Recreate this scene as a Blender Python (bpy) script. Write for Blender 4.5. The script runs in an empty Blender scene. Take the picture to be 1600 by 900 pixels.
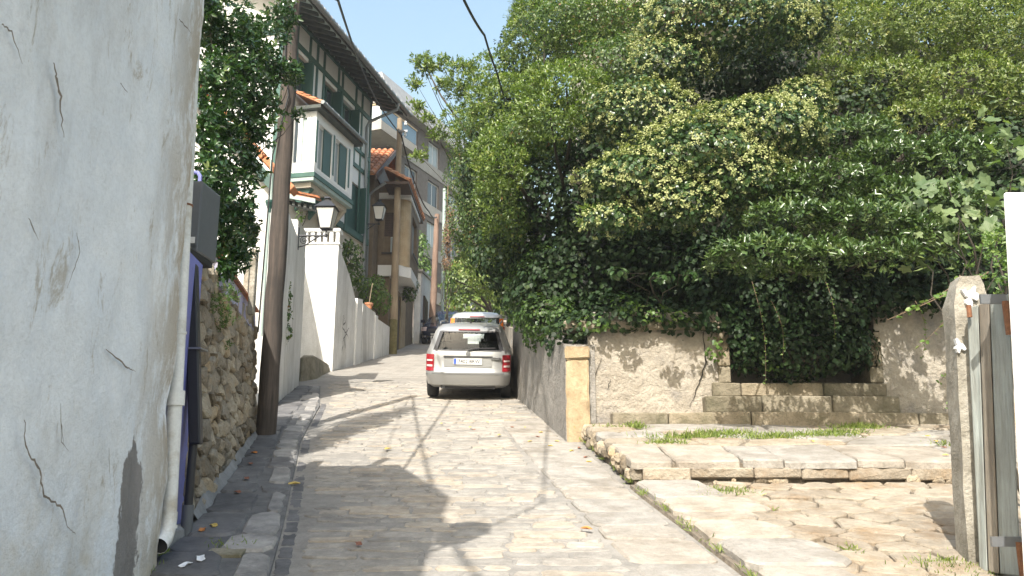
import bpy, bmesh, math, random
import numpy as np
from mathutils import Vector, Matrix, noise
rnd = random.Random(7)
sc = bpy.context.scene
col = sc.collection
rad = math.radians
# ---------------------------------------------------------------- camera
EYE, PITCH, FPX = 1.72, rad(12.2), 1300.0
cam_d = bpy.data.cameras.new('camera'); cam = bpy.data.objects.new('camera', cam_d); col.objects.link(cam)
cam.location = (0, 0, EYE); cam.rotation_euler = (rad(90) + PITCH, 0, 0)
cam_d.sensor_width = 36.0; cam_d.lens = 36.0 * FPX / 1600; cam_d.clip_start = .05; cam_d.clip_end = 3000
sc.camera = cam
# ---------------------------------------------------------------- sky, sun, exposure
SUN_EL, SUN_AZ = rad(46), rad(15)          # light travels away from the camera and a little to the right
w = bpy.data.worlds.new('World'); sc.world = w; w.use_nodes = True
nt = w.node_tree; bg = nt.nodes['Background']
sky = nt.nodes.new('ShaderNodeTexSky'); sky.sky_type = 'NISHITA'; sky.sun_disc = False
sky.sun_elevation = SUN_EL; sky.sun_rotation = math.pi + SUN_AZ
sky.air_density = 2.3; sky.dust_density = 5.5; sky.ozone_density = 3.0; sky.altitude = 50
nt.links.new(sky.outputs[0], bg.inputs[0]); bg.inputs[1].default_value = .15
sl = bpy.data.lights.new('sun', 'SUN'); sl.energy = 4.1; sl.angle = rad(.53); sl.color = (1, .955, .885)
so = bpy.data.objects.new('sun', sl); col.objects.link(so)
LDIR = Vector((math.sin(SUN_AZ) * math.cos(SUN_EL), math.cos(SUN_AZ) * math.cos(SUN_EL), -math.sin(SUN_EL)))
so.rotation_euler = LDIR.to_track_quat('-Z', 'Y').to_euler(); so.location = (-8, -25, 30)
sc.view_settings.view_transform = 'Standard'; sc.view_settings.look = 'None'
sc.view_settings.exposure = 1.0; sc.view_settings.gamma = 1.0; sc.view_settings.use_curve_mapping = False
sc.render.resolution_x = 1024; sc.render.resolution_y = 576
# ---------------------------------------------------------------- pixel -> place
SLOPE = .19
def zr(y): return SLOPE * y
def ray(px, py):
    u = (px - 800) / FPX; v = (450 - py) / FPX; c, s = math.cos(PITCH), math.sin(PITCH)
    return Vector((u, c - v * s, s + v * c))
def PR(px, py, off=0.0):                   # on the sloping ground
    d = ray(px, py); t = (EYE - off) / (SLOPE * d.y - d.z); return Vector((0, 0, EYE)) + d * t
def PY(px, py, Y):                         # at a distance Y up the street
    d = ray(px, py); return Vector((0, 0, EYE)) + d * (Y / d.y)
def lerp(a, b, t): return a + (b - a) * t
def pw(pts, y):                            # piecewise x(y)
    if y <= pts[0][0]:
        (a, b), (c, d) = pts[0], pts[1]
    elif y >= pts[-1][0]:
        (a, b), (c, d) = pts[-2], pts[-1]
    else:
        for i in range(len(pts) - 1):
            if pts[i][0] <= y <= pts[i + 1][0]:
                (a, b), (c, d) = pts[i], pts[i + 1]; break
    return b + (d - b) * (y - a) / (c - a)
# ---------------------------------------------------------------- materials
def newmat(name):
    m = bpy.data.materials.new(name); m.use_nodes = True
    return m, m.node_tree, m.node_tree.nodes['Principled BSDF']
def N(nt, t, **kw):
    n = nt.nodes.new(t)
    for k, v in kw.items(): setattr(n, k, v)
    return n
def ramp(nt, fac, stops, interp='LINEAR'):
    r = N(nt, 'ShaderNodeValToRGB'); r.color_ramp.interpolation = interp
    e = r.color_ramp.elements
    while len(e) < len(stops): e.new(.5)
    for i, (p, c) in enumerate(stops):
        e[i].position = p; e[i].color = (c[0], c[1], c[2], 1) if hasattr(c, '__len__') else (c, c, c, 1)
    nt.links.new(fac, r.inputs[0]); return r.outputs[0]
def noise_t(nt, scale, detail=6, rough=.6, vec=None, mapscale=None, dist=0):
    n = N(nt, 'ShaderNodeTexNoise'); n.inputs['Scale'].default_value = scale
    n.inputs['Detail'].default_value = detail; n.inputs['Roughness'].default_value = rough
    n.inputs['Distortion'].default_value = dist
    tc = N(nt, 'ShaderNodeNewGeometry')
    mp = N(nt, 'ShaderNodeMapping')
    if mapscale: mp.inputs['Scale'].default_value = mapscale
    nt.links.new(vec or tc.outputs['Position'], mp.inputs[0]); nt.links.new(mp.outputs[0], n.inputs[0])
    return n.outputs['Fac']
def mixc(nt, fac, a, b, mode='MIX'):
    m = N(nt, 'ShaderNodeMix', data_type='RGBA', blend_type=mode)
    if hasattr(fac, 'links') or hasattr(fac, 'is_linked'): nt.links.new(fac, m.inputs[0])
    else: m.inputs[0].default_value = fac
    for i, v in ((6, a), (7, b)):
        if isinstance(v, (tuple, list)): m.inputs[i].default_value = (*v[:3], 1)
        else: nt.links.new(v, m.inputs[i])
    return m.outputs[2]
def bump(nt, bs, h, strength, dist=.01, prev=None):
    b = N(nt, 'ShaderNodeBump'); b.inputs['Strength'].default_value = strength; b.inputs['Distance'].default_value = dist
    nt.links.new(h, b.inputs['Height'])
    if prev: nt.links.new(prev, b.inputs['Normal'])
    nt.links.new(b.outputs[0], bs.inputs['Normal']); return b.outputs[0]
def pm(name, c1, c2, scale=6, rough=.8, bmp=.3, bdist=.01, fine=60, stain=None, stain_s=1.2, streak=False, tint=False, metallic=0, spec=.5, lo=.35, hi=.65):
    """two-tone mottled surface with fine relief, optional stains and a per-piece tint attribute"""
    m, nt, bs = newmat(name)
    c = ramp(nt, noise_t(nt, scale), [(lo, c1), (hi, c2)])
    if stain:
        f = ramp(nt, noise_t(nt, stain_s, 8, .7, mapscale=(1, 1, .25) if streak else None), [(.48, 0.0), (.70, 1.0)])
        c = mixc(nt, f, c, stain)
    c = mixc(nt, .35, c, ramp(nt, noise_t(nt, fine, 4), [(.3, (.55, .55, .55)), (.7, (1, 1, 1))]), 'MULTIPLY')
    if tint:
        a = N(nt, 'ShaderNodeAttribute', attribute_name='tint')
        t = ramp(nt, a.outputs['Fac'], tint if isinstance(tint, list) else [(0, (.62, .6, .58)), (.5, (1, 1, 1)), (1, (1.25, 1.18, 1.05))])
        c = mixc(nt, 1.0, c, t, 'MULTIPLY')
    nt.links.new(c, bs.inputs['Base Color']); bs.inputs['Roughness'].default_value = rough
    bs.inputs['Metallic'].default_value = metallic; bs.inputs['Specular IOR Level'].default_value = spec
    if bmp:
        b1 = bump(nt, bs, noise_t(nt, fine, 5, .7), bmp, bdist)
        bump(nt, bs, noise_t(nt, scale * 2.2, 5, .6), bmp * .6, bdist * 3, b1)
    return m
def plain(name, c, rough=.5, metallic=0, spec=.5, coat=0, em=None):
    m, nt, bs = newmat(name)
    v = mixc(nt, .25, c, ramp(nt, noise_t(nt, 14, 4), [(.3, (.6, .6, .6)), (.7, (1, 1, 1))]), 'MULTIPLY')
    nt.links.new(v, bs.inputs['Base Color'])
    bs.inputs['Roughness'].default_value = rough; bs.inputs['Metallic'].default_value = metallic
    bs.inputs['Specular IOR Level'].default_value = spec; bs.inputs['Coat Weight'].default_value = coat
    return m
def glassmat(name, tintc=(.8, .85, .85), trans=.6, rough=.02):
    m, nt, bs = newmat(name); nt.nodes.remove(bs)
    t = N(nt, 'ShaderNodeBsdfTransparent'); t.inputs[0].default_value = (*tintc, 1)
    g = N(nt, 'ShaderNodeBsdfGlossy'); g.inputs['Roughness'].default_value = rough; g.inputs[0].default_value = (.9, .95, 1, 1)
    lw = N(nt, 'ShaderNodeLayerWeight'); lw.inputs[0].default_value = .5; fr = N(nt, 'ShaderNodeMath', operation='POWER'); nt.links.new(lw.outputs['Facing'], fr.inputs[0]); fr.inputs[1].default_value = 4
    ad = N(nt, 'ShaderNodeMath', operation='ADD'); ad.inputs[1].default_value = 1 - trans; nt.links.new(fr.outputs[0], ad.inputs[0])
    ad.use_clamp = True
    mx = N(nt, 'ShaderNodeMixShader'); nt.links.new(ad.outputs[0], mx.inputs[0]); nt.links.new(t.outputs[0], mx.inputs[1]); nt.links.new(g.outputs[0], mx.inputs[2])
    nt.links.new(mx.outputs[0], nt.nodes['Material Output'].inputs[0]); return m
def leafmat(name, stops, rough=.38, trans=.25, spec=.5):
    m, nt, bs = newmat(name)
    a = N(nt, 'ShaderNodeAttribute', attribute_name='tint')
    c = ramp(nt, a.outputs['Fac'], stops)
    nt.links.new(c, bs.inputs['Base Color']); bs.inputs['Roughness'].default_value = rough; bs.inputs['Specular IOR Level'].default_value = spec
    tr = N(nt, 'ShaderNodeBsdfTranslucent'); nt.links.new(mixc(nt, 1, c, (1.5, 1.7, .6), 'MULTIPLY'), tr.inputs[0])
    mx = N(nt, 'ShaderNodeMixShader'); mx.inputs[0].default_value = trans
    nt.links.new(bs.outputs[0], mx.inputs[1]); nt.links.new(tr.outputs[0], mx.inputs[2])
    nt.links.new(mx.outputs[0], nt.nodes['Material Output'].inputs[0]); return m
def woodmat(name, c1, c2, c3, rough=.85, sc_=7, bmp=.6, sq=(1, 1, .06)):
    m, nt, bs = newmat(name)
    f = noise_t(nt, sc_ * 4, 6, .7, mapscale=sq)
    c = ramp(nt, f, [(.3, c1), (.5, c2), (.72, c3)])
    c = mixc(nt, ramp(nt, noise_t(nt, 1.3, 5), [(.4, 0.), (.7, .8)]), c, c1)
    nt.links.new(c, bs.inputs['Base Color']); bs.inputs['Roughness'].default_value = rough
    bump(nt, bs, f, bmp, .012); return m

M = {}
M['plaster'] = None  # built below with the near house
STONE_T = [(0, (.72, .71, .71)), (.35, (.92, .91, .90)), (.6, (1, .98, .96)), (.8, (1.12, 1.02, .90)), (1, (1.35, 1.33, 1.29))]
M['sett'] = pm('worn_sett_stone', (.275, .257, .228), (.38, .36, .322), 9, .82, .5, .012, 45, stain=(.20, .187, .168), stain_s=2.5, tint=STONE_T)
M['mortar'] = pm('road_mortar', (.15, .135, .118), (.27, .245, .208), 7, .9, .6, .012, 50, stain=(.31, .28, .232), stain_s=1.6)
M['slab'] = pm('pale_slab', (.27, .255, .228), (.37, .355, .325), 5, .85, .8, .014, 34, stain=(.19, .17, .14), stain_s=2.2, tint=STONE_T)
M['darkslab'] = pm('grey_pavement_slab', (.15, .148, .148), (.25, .245, .24), 5, .75, .5, .01, 45, stain=(.09, .09, .092), stain_s=2.2, tint=[(0, (.55, .55, .57)), (.5, (.9, .9, .9)), (1, (1.7, 1.65, 1.55))])
M['flag'] = pm('flagstone', (.27, .232, .178), (.375, .335, .272), 5, .85, .9, .018, 30, stain=(.24, .17, .10), stain_s=2.6, tint=[(0, (.84, .80, .76)), (.5, (1, .98, .95)), (1, (1.14, 1.11, 1.06))])
M['joint'] = pm('earth_joint', (.17, .14, .105), (.28, .24, .185), 14, .95, .8, .02, 70)
M['soil'] = pm('soil', (.02, .022, .012), (.04, .038, .022), 3, .95, .8, .03, 30)
M['rubble'] = pm('rubble_stone', (.31, .265, .20), (.46, .41, .33), 8, .88, 1.0, .02, 35, stain=(.33, .23, .12), stain_s=2, tint=[(0, (.55, .53, .5)), (.5, (.95, .95, .95)), (1, (1.25, 1.2, 1.1))])
M['rubble_mortar'] = pm('rubble_mortar', (.21, .185, .15), (.34, .30, .24), 7, .95, 1.0, .03, 40)
M['cement'] = pm('grey_cement', (.20, .20, .198), (.29, .29, .288), 5, .9, .6, .012, 45, stain=(.16, .16, .155), stain_s=1.5)
M['white'] = pm('white_wash', (.70, .695, .665), (.81, .81, .79), 2.2, .85, .35, .008, 40, stain=(.45, .44, .41), stain_s=1.3, streak=True)
M['whitetrim'] = pm('white_paint', (.76, .76, .74), (.80, .80, .79), 3, .6, .15, .004, 50)
M['pipe'] = pm('white_pipe_paint', (.68, .69, .665), (.76, .77, .75), 6, .5, .2, .004, 50, stain=(.50, .46, .38), stain_s=5)
M['blue'] = pm('blue_violet_paint', (.16, .17, .46), (.20, .22, .53), 4, .7, .35, .006, 45, stain=(.22, .22, .42), stain_s=3)
M['lilac'] = pm('lilac_paint', (.36, .35, .56), (.44, .44, .60), 5, .75, .35, .006, 45, stain=(.42, .40, .42), stain_s=3)
M['black'] = plain('black_plastic', (.022, .023, .026), .55)
M['greybox'] = plain('grey_fibreglass', (.115, .125, .135), .55)
M['steel'] = plain('galvanised_steel', (.30, .31, .32), .45, .7)
M['iron'] = plain('dark_iron', (.035, .037, .042), .5, .3)
M['rust'] = pm('rusty_iron', (.20, .085, .04), (.30, .14, .07), 20, .85, .5, .004, 80)
M['pole'] = woodmat('creosoted_pole', (.03, .026, .023), (.075, .06, .05), (.14, .108, .086), .9, 5, 1.0)
M['polelight'] = woodmat('grey_pole_wood', (.22, .17, .115), (.32, .25, .17), (.40, .33, .24), .85, 6, .6)
M['polered'] = woodmat('reddish_pole_wood', (.15, .095, .068), (.23, .155, .115), (.31, .23, .175), .85, 6, .6)
M['plank'] = woodmat('weathered_green_plank', (.21, .215, .185), (.34, .36, .33), (.42, .47, .44), .85, 7, .9)
M['plankbrown'] = woodmat('weathered_brown_plank', (.15, .125, .095), (.27, .235, .185), (.36, .325, .27), .88, 7, .9)
M['concrete'] = pm('old_concrete', (.30, .275, .22), (.44, .41, .345), 9, .92, .8, .012, 55, stain=(.19, .17, .13), stain_s=3)
M['green'] = pm('green_timber_paint', (.035, .095, .078), (.05, .125, .10), 4, .5, .15, .004, 40)
M['greendark'] = plain('dark_green_shutter', (.022, .075, .062), .5)
M['greenpale'] = pm('grey_green_paint', (.30, .38, .35), (.36, .44, .41), 3, .6, .15, .004, 40)
M['eave'] = pm('eave_boards', (.045, .055, .05), (.075, .085, .075), 6, .7, .3, .006, 30)
M['zinc'] = plain('zinc_gutter', (.23, .25, .255), .45, .5)
M['tile'] = pm('terracotta_tile', (.42, .155, .065), (.58, .25, .12), 9, .85, .4, .008, 45, stain=(.30, .20, .14), stain_s=4, tint=[(0, (.65, .62, .6)), (.5, (1, 1, 1)), (1, (1.2, 1.15, 1.1))])
M['beige'] = pm('beige_render', (.48, .43, .35), (.56, .51, .43), 3, .85, .3, .006, 40)
M['brown'] = pm('brown_render', (.155, .115, .075), (.215, .165, .11), 3, .85, .3, .006, 40)
M['tan'] = pm('tan_render', (.40, .30, .18), (.50, .39, .25), 3, .85, .3, .006, 40)
M['darkwood'] = pm('dark_stained_wood', (.045, .025, .018), (.075, .042, .03), 8, .6, .3, .006, 40)
M['brick'] = pm('taupe_brick', (.15, .13, .118), (.20, .175, .158), 4, .85, .3, .006, 40)
M['aptband'] = pm('apartment_concrete_band', (.36, .34, .31), (.44, .42, .385), 2, .85, .2, .006, 30)
M['slate'] = pm('grey_slate', (.25, .26, .27), (.33, .34, .35), 3, .7, .3, .01, 20)
M['glassdark'] = plain('window_glass', (.05, .065, .075), .06, 0, .8)
M['glasspale'] = plain('curtained_window', (.42, .47, .48), .12, 0, .7)
M['glassblue'] = plain('blue_balcony_glass', (.12, .20, .27), .1, 0, .8)
M['glassfrost'] = plain('frosted_glass', (.62, .66, .66), .3, 0, .6)
M['cable'] = plain('black_cable', (.015, .015, .016), .6)
M['retain'] = pm('roughcast_wall', (.35, .31, .25), (.45, .405, .335), 5, .92, 1.0, .025, 26, stain=(.21, .20, .19), stain_s=1.6, tint=False)
M['roadwall'] = pm('grey_roughcast', (.25, .235, .21), (.33, .31, .28), 4, .92, 1.0, .02, 30, stain=(.19, .18, .165), stain_s=1.3)
M['pilaster'] = pm('ochre_sandstone', (.33, .245, .14), (.45, .36, .23), 5, .9, .7, .012, 36, stain=(.19, .135, .08), stain_s=3)
M['bench'] = pm('weathered_block', (.21, .18, .125), (.31, .27, .20), 6, .9, .9, .016, 32, stain=(.13, .12, .075), stain_s=2.6, tint=[(0, (.75, .75, .72)), (.5, (1, 1, 1)), (1, (1.15, 1.1, 1.05))])
M['bark'] = woodmat('bark', (.022, .018, .013), (.05, .042, .03), (.09, .075, .055), .9, 8, .8)
M['twig'] = plain('bare_twig', (.20, .14, .09), .85)
# ---------------------------------------------------------------- mesh helpers
def setp(o, label=None, cat=None, group=None, kind=None):
    if label: o['label'] = label
    if cat: o['category'] = cat
    if group: o['group'] = group
    if kind: o['kind'] = kind
    return o
def empty(name, loc, label, cat, group=None):
    o = bpy.data.objects.new(name, None); o.empty_display_size = .1; o.location = loc; col.objects.link(o)
    return setp(o, label, cat, group)
WORLD = {}
def link(name, me, mat, parent=None, origin=None):
    """origin: world point the mesh is relative to; children are placed relative to their parent"""
    o = bpy.data.objects.new(name, me); col.objects.link(o)
    if mat is not None and len(me.materials) == 0: me.materials.append(M[mat] if isinstance(mat, str) else mat)
    org = Vector(origin) if origin is not None else Vector((0, 0, 0))
    if parent is not None:
        o.parent = parent; o.location = org - wloc(parent)
    else: o.location = org
    return o
def wloc(o):
    l = o.location.copy()
    while o.parent: o = o.parent; l = l + o.location
    return l
class MB:
    def __init__(s): s.v = []; s.f = []; s.t = []
    def add(s, vs, fs, t=None):
        b = len(s.v); s.v += [tuple(v) for v in vs]; s.f += [tuple(i + b for i in f) for f in fs]
        s.t += [t if t is not None else .5] * len(vs); return s
    def box(s, x0, x1, y0, y1, z0, z1, t=None):
        return s.hexa([(x0, y0, z0), (x1, y0, z0), (x1, y1, z0), (x0, y1, z0), (x0, y0, z1), (x1, y0, z1), (x1, y1, z1), (x0, y1, z1)], t)
    def hexa(s, p, t=None):
        return s.add(p, [(3, 2, 1, 0), (4, 5, 6, 7), (0, 1, 5, 4), (1, 2, 6, 5), (2, 3, 7, 6), (3, 0, 4, 7)], t)
    def tube(s, pts, rs, n=8, caps=True, t=None, jit=0):
        pts = [Vector(p) for p in pts]
        if not hasattr(rs, '__len__'): rs = [rs] * len(pts)
        vs = []; fs = []; a = None
        for i, p in enumerate(pts):
            d = (pts[min(i + 1, len(pts) - 1)] - pts[max(i - 1, 0)]).normalized()
            if a is None: a = d.orthogonal().normalized()
            else: a = (a - d * a.dot(d)).normalized()
            b = d.cross(a)
            for k in range(n):
                th = 2 * math.pi * k / n; r = rs[i] * (1 + (rnd.uniform(-jit, jit) if jit else 0))
                vs.append(p + a * (math.cos(th) * r) + b * (math.sin(th) * r))
        for i in range(len(pts) - 1):
            for k in range(n):
                fs.append((i * n + k, i * n + (k + 1) % n, (i + 1) * n + (k + 1) % n, (i + 1) * n + k))
        if caps: fs += [tuple(range(n))[::-1], tuple(range((len(pts) - 1) * n, len(pts) * n))]
        return s.add(vs, fs, t)
    def lathe(s, c, prof, n=10, t=None):
        vs = []; fs = []
        for r, z in prof:
            for k in range(n):
                th = 2 * math.pi * (k + .5) / n; vs.append((c[0] + r * math.cos(th), c[1] + r * math.sin(th), c[2] + z))
        for i in range(len(prof) - 1):
            for k in range(n): fs.append((i * n + k, i * n + (k + 1) % n, (i + 1) * n + (k + 1) % n, (i + 1) * n + k))
        fs += [tuple(range(n))[::-1], tuple(range((len(prof) - 1) * n, len(prof) * n))]
        return s.add(vs, fs, t)
    def build(s, name, mat, parent=None, smooth=False, origin=None, kind=None, bevel=0, label=None):
        if origin is None:
            a = np.array(s.v); origin = Vector(((a[:, 0].min() + a[:, 0].max()) / 2, (a[:, 1].min() + a[:, 1].max()) / 2, a[:, 2].min()))
        origin = Vector(origin)
        me = bpy.data.meshes.new(name)
        me.from_pydata([tuple(Vector(v) - origin) for v in s.v], [], s.f)
        at = me.attributes.new('tint', 'FLOAT', 'POINT'); at.data.foreach_set('value', s.t)
        if bevel:
            bm = bmesh.new(); bm.from_mesh(me); bmesh.ops.bevel(bm, geom=bm.edges[:], offset=bevel, segments=1, affect='EDGES', clamp_overlap=True); bm.to_mesh(me); bm.free()
        if smooth:
            me.polygons.foreach_set('use_smooth', [True] * len(me.polygons))
            try: me.set_sharp_from_angle(angle=rad(40))
            except Exception: pass
        me.update()
        o = link(name, me, mat, parent, origin)
        if kind: o['kind'] = kind
        if label: o['label'] = label
        return o
class Fr:
    """building frame: u along the facade, n outward from it, z up"""
    def __init__(s, o, d):
        s.o = Vector((o[0], o[1], 0)); s.d = Vector((d[0], d[1], 0)).normalized(); s.n = Vector((s.d.y, -s.d.x, 0))
    def p(s, u, n, z): return s.o + s.d * u + s.n * n + Vector((0, 0, z))
    def box(s, mb, u0, u1, z0, z1, n0, n1, t=None):
        return mb.hexa([s.p(u0, n0, z0), s.p(u0, n1, z0), s.p(u1, n1, z0), s.p(u1, n0, z0), s.p(u0, n0, z1), s.p(u0, n1, z1), s.p(u1, n1, z1), s.p(u1, n0, z1)], t)
    def pix(s, px, py, n=0):
        r = ray(px, py); k = s.o.dot(s.n) + n; t = k / (r.x * s.n.x + r.y * s.n.y); q = Vector((0, 0, EYE)) + r * t
        return (q - s.o).dot(s.d), q.z
def fpart(F, name, mat, parent, u0, u1, z0, z1, n0, n1, bevel=0, label=None):
    m = MB(); F.box(m, min(u0, u1), max(u0, u1), min(z0, z1), max(z0, z1), n0, n1)
    return m.build(name, mat, parent, bevel=bevel, label=label)
# ------------------------------------------------ polygons, stones
def clip(poly, nx, ny, c):
    out = []
    for i in range(len(poly)):
        a, b = poly[i], poly[(i + 1) % len(poly)]
        da = a[0] * nx + a[1] * ny - c; db = b[0] * nx + b[1] * ny - c
        if da <= 0: out.append(a)
        if (da < 0 < db) or (db < 0 < da):
            t = da / (da - db); out.append((a[0] + (b[0] - a[0]) * t, a[1] + (b[1] - a[1]) * t))
    return out
def voronoi(pts, bound, ax=1.0):
    """cells of pts inside the convex polygon bound; ax stretches the metric along x"""
    P = [(p[0] * ax, p[1]) for p in pts]; B = [(b[0] * ax, b[1]) for b in bound]; res = []
    for i, p in enumerate(P):
        near = sorted(range(len(P)), key=lambda j: (P[j][0] - p[0]) ** 2 + (P[j][1] - p[1]) ** 2)[1:22]
        c = B
        for j in near:
            q = P[j]; nx, ny = q[0] - p[0], q[1] - p[1]
            c = clip(c, nx, ny, (q[0] ** 2 + q[1] ** 2 - p[0] ** 2 - p[1] ** 2) / 2)
            if len(c) < 3: break
        res.append([(x / ax, y) for x, y in c] if len(c) >= 3 else None)
    return res
def area(poly): return .5 * abs(sum(poly[i][0] * poly[(i + 1) % len(poly)][1] - poly[(i + 1) % len(poly)][0] * poly[i][1] for i in range(len(poly))))
def shrink(poly, d):
    cx = sum(p[0] for p in poly) / len(poly); cy = sum(p[1] for p in poly) / len(poly)
    s = sum((poly[i][0] * poly[(i + 1) % len(poly)][1] - poly[(i + 1) % len(poly)][0] * poly[i][1]) for i in range(len(poly)))
    if s < 0: poly = poly[::-1]
    c = list(poly)
    for i in range(len(poly)):
        a, b = poly[i], poly[(i + 1) % len(poly)]
        ex, ey = b[0] - a[0], b[1] - a[1]; L = math.hypot(ex, ey)
        if L < 1e-6: continue
        nx, ny = ey / L, -ex / L
        c = clip(c, nx, ny, nx * a[0] + ny * a[1] - d)
        if len(c) < 3: return None
    return c
def rough_poly(poly, step, jit, r=rnd):
    """cut corners and wobble the outline of a stone"""
    out = []
    n = len(poly)
    for i in range(n):
        a, b = poly[i], poly[(i + 1) % n]; L = math.hypot(b[0] - a[0], b[1] - a[1])
        if L < step * .35: out.append(((a[0] + b[0]) / 2, (a[1] + b[1]) / 2)); continue
        k = max(1, int(L / step)); e = min(.3, .35 * step / L)
        for q in range(k + 1):
            t = e + (1 - 2 * e) * (q / k)
            out.append((a[0] + (b[0] - a[0]) * t + r.uniform(-jit, jit), a[1] + (b[1] - a[1]) * t + r.uniform(-jit, jit)))
    return out
def stone(mb, poly, top, depth, bev, tilt=.0, tint=None, f=None, dome=0.0):
    """poly (u,v) -> f(u,v,h) world; ring down, edge ring, inset top ring, centre point"""
    t = rnd.random() if tint is None else tint
    cx = sum(p[0] for p in poly) / len(poly); cy = sum(p[1] for p in poly) / len(poly)
    tx, ty = rnd.uniform(-tilt, tilt), rnd.uniform(-tilt, tilt)
    R0, R1, R2 = [], [], []
    for x, y in poly:
        dx, dy = x - cx, y - cy; L = math.hypot(dx, dy) or 1
        h = top + tx * dx + ty * dy
        k = max(.3, 1 - bev / L)
        R0.append(f(x, y, top - depth)); R1.append(f(x, y, h - bev * .9)); R2.append(f(cx + dx * k, cy + dy * k, h + rnd.uniform(-.15, .15) * bev))
    n = len(poly); c = f(cx, cy, top + dome)
    fs = []
    for i in range(n):
        j = (i + 1) % n
        fs += [(i, j, n + j, n + i), (n + i, n + j, 2 * n + j, 2 * n + i), (2 * n + i, 2 * n + j, 3 * n)]
    mb.add(R0 + R1 + R2 + [c], fs, t)
def stones_as_parts(name, stones, mat, parent, limit, smooth=True):
    """stones: list of (size, MB). The largest become parts, the rest one 'stuff' part"""
    stones.sort(key=lambda s: -s[0]); rest = MB()
    for i, (s, mb) in enumerate(stones):
        if i < limit: mb.build(name, mat, parent, smooth=False)
        else: rest.add(mb.v, mb.f); rest.t[-len(mb.v):] = mb.t
    if rest.v: rest.build(name, mat, parent, kind='stuff')
def text_part(name, txt, size, mat, parent, mtx, extr=.002, align='CENTER', sx=1.0):
    c = bpy.data.curves.new(name, 'FONT'); c.body = txt; c.size = size; c.extrude = extr; c.align_x = align; c.align_y = 'CENTER'
    t = bpy.data.objects.new(name + '_tmp', c); col.objects.link(t); bpy.context.view_layer.update()
    dg = bpy.context.evaluated_depsgraph_get(); me = bpy.data.meshes.new_from_object(t.evaluated_get(dg))
    bpy.data.objects.remove(t); me.name = name
    me.transform(Matrix.Diagonal((sx, 1, 1, 1))); me.transform(mtx)
    me.materials.clear()
    return link(name, me, mat, parent, wloc(parent))
# ------------------------------------------------ foliage (numpy)
rg = np.random.default_rng(11)
def unit(a): return a / (np.linalg.norm(a, axis=-1, keepdims=True) + 1e-9)
def leaf_arrays(P, A, Nn, L, W, T, fold=.12, droop=.1):
    A = unit(A); S = unit(np.cross(Nn, A)); Nn = np.cross(A, S); L = L[:, None]; W = W[:, None]
    v = np.stack([P, P + A * L * .32 + S * W * .5 + Nn * W * fold, P + A * L * .72 + S * W * .38 + Nn * (W * fold - L * droop * .4),
                  P + A * L - Nn * L * droop, P + A * L * .72 - S * W * .38 + Nn * (W * fold - L * droop * .4), P + A * L * .32 - S * W * .5 + Nn * W * fold], 1)
    return v.reshape(-1, 3), np.repeat(T, 6)
def leaf_mesh(name, V, T, mat, parent, origin, kind='stuff', label=None):
    n = len(V) // 6; me = bpy.data.meshes.new(name); V = V - np.array(origin)
    me.vertices.add(len(V)); me.vertices.foreach_set('co', V.astype(np.float32).ravel())
    b = (np.arange(n) * 6)[:, None]
    F = np.concatenate([b + np.array([[0, 1, 2, 3]]), b + np.array([[0, 3, 4, 5]])], 1).reshape(-1)
    me.loops.add(len(F)); me.loops.foreach_set('vertex_index', F.astype(np.int32))
    me.polygons.add(2 * n); me.polygons.foreach_set('loop_start', np.arange(0, 8 * n, 4, dtype=np.int32)); me.polygons.foreach_set('loop_total', np.full(2 * n, 4, np.int32))
    me.update(calc_edges=True)
    at = me.attributes.new('tint', 'FLOAT', 'POINT'); at.data.foreach_set('value', np.clip(T, 0, 1).astype(np.float32))
    o = link(name, me, mat, parent, origin)
    if kind: o['kind'] = kind
    if label: o['label'] = label
    return o
def bumpy(d, seed):
    r = np.random.default_rng(seed); s = np.zeros(len(d))
    for k, a in ((2.2, .5), (4.5, .3), (9, .2)):
        for _ in range(3):
            w_ = unit(r.normal(size=3)) * k; s += a / 1.7 * np.sin(d @ w_ * 2 + r.uniform(0, 6.28))
    return s
def lobe_points(c, R, n, seed, rough=.22, front=.75, inner=.18, low=-1.0):
    """cluster points on a lumpy ellipsoid, more of them on the street side (-y)"""
    r = np.random.default_rng(seed); d = unit(r.normal(size=(int(n * 2.2), 3)))
    keep = (d[:, 1] < .15) | (r.random(len(d)) > front); keep &= (d[:, 2] > low) | (r.random(len(d)) < .25)
    d = d[keep][:n]
    fr = (1 + rough * bumpy(d, seed + 1)) * (1 - np.abs(r.normal(size=len(d))) * inner)
    P = np.array(c) + d * np.array(R) * fr[:, None]
    nn = unit(d / np.array(R))
    return P, nn
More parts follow.
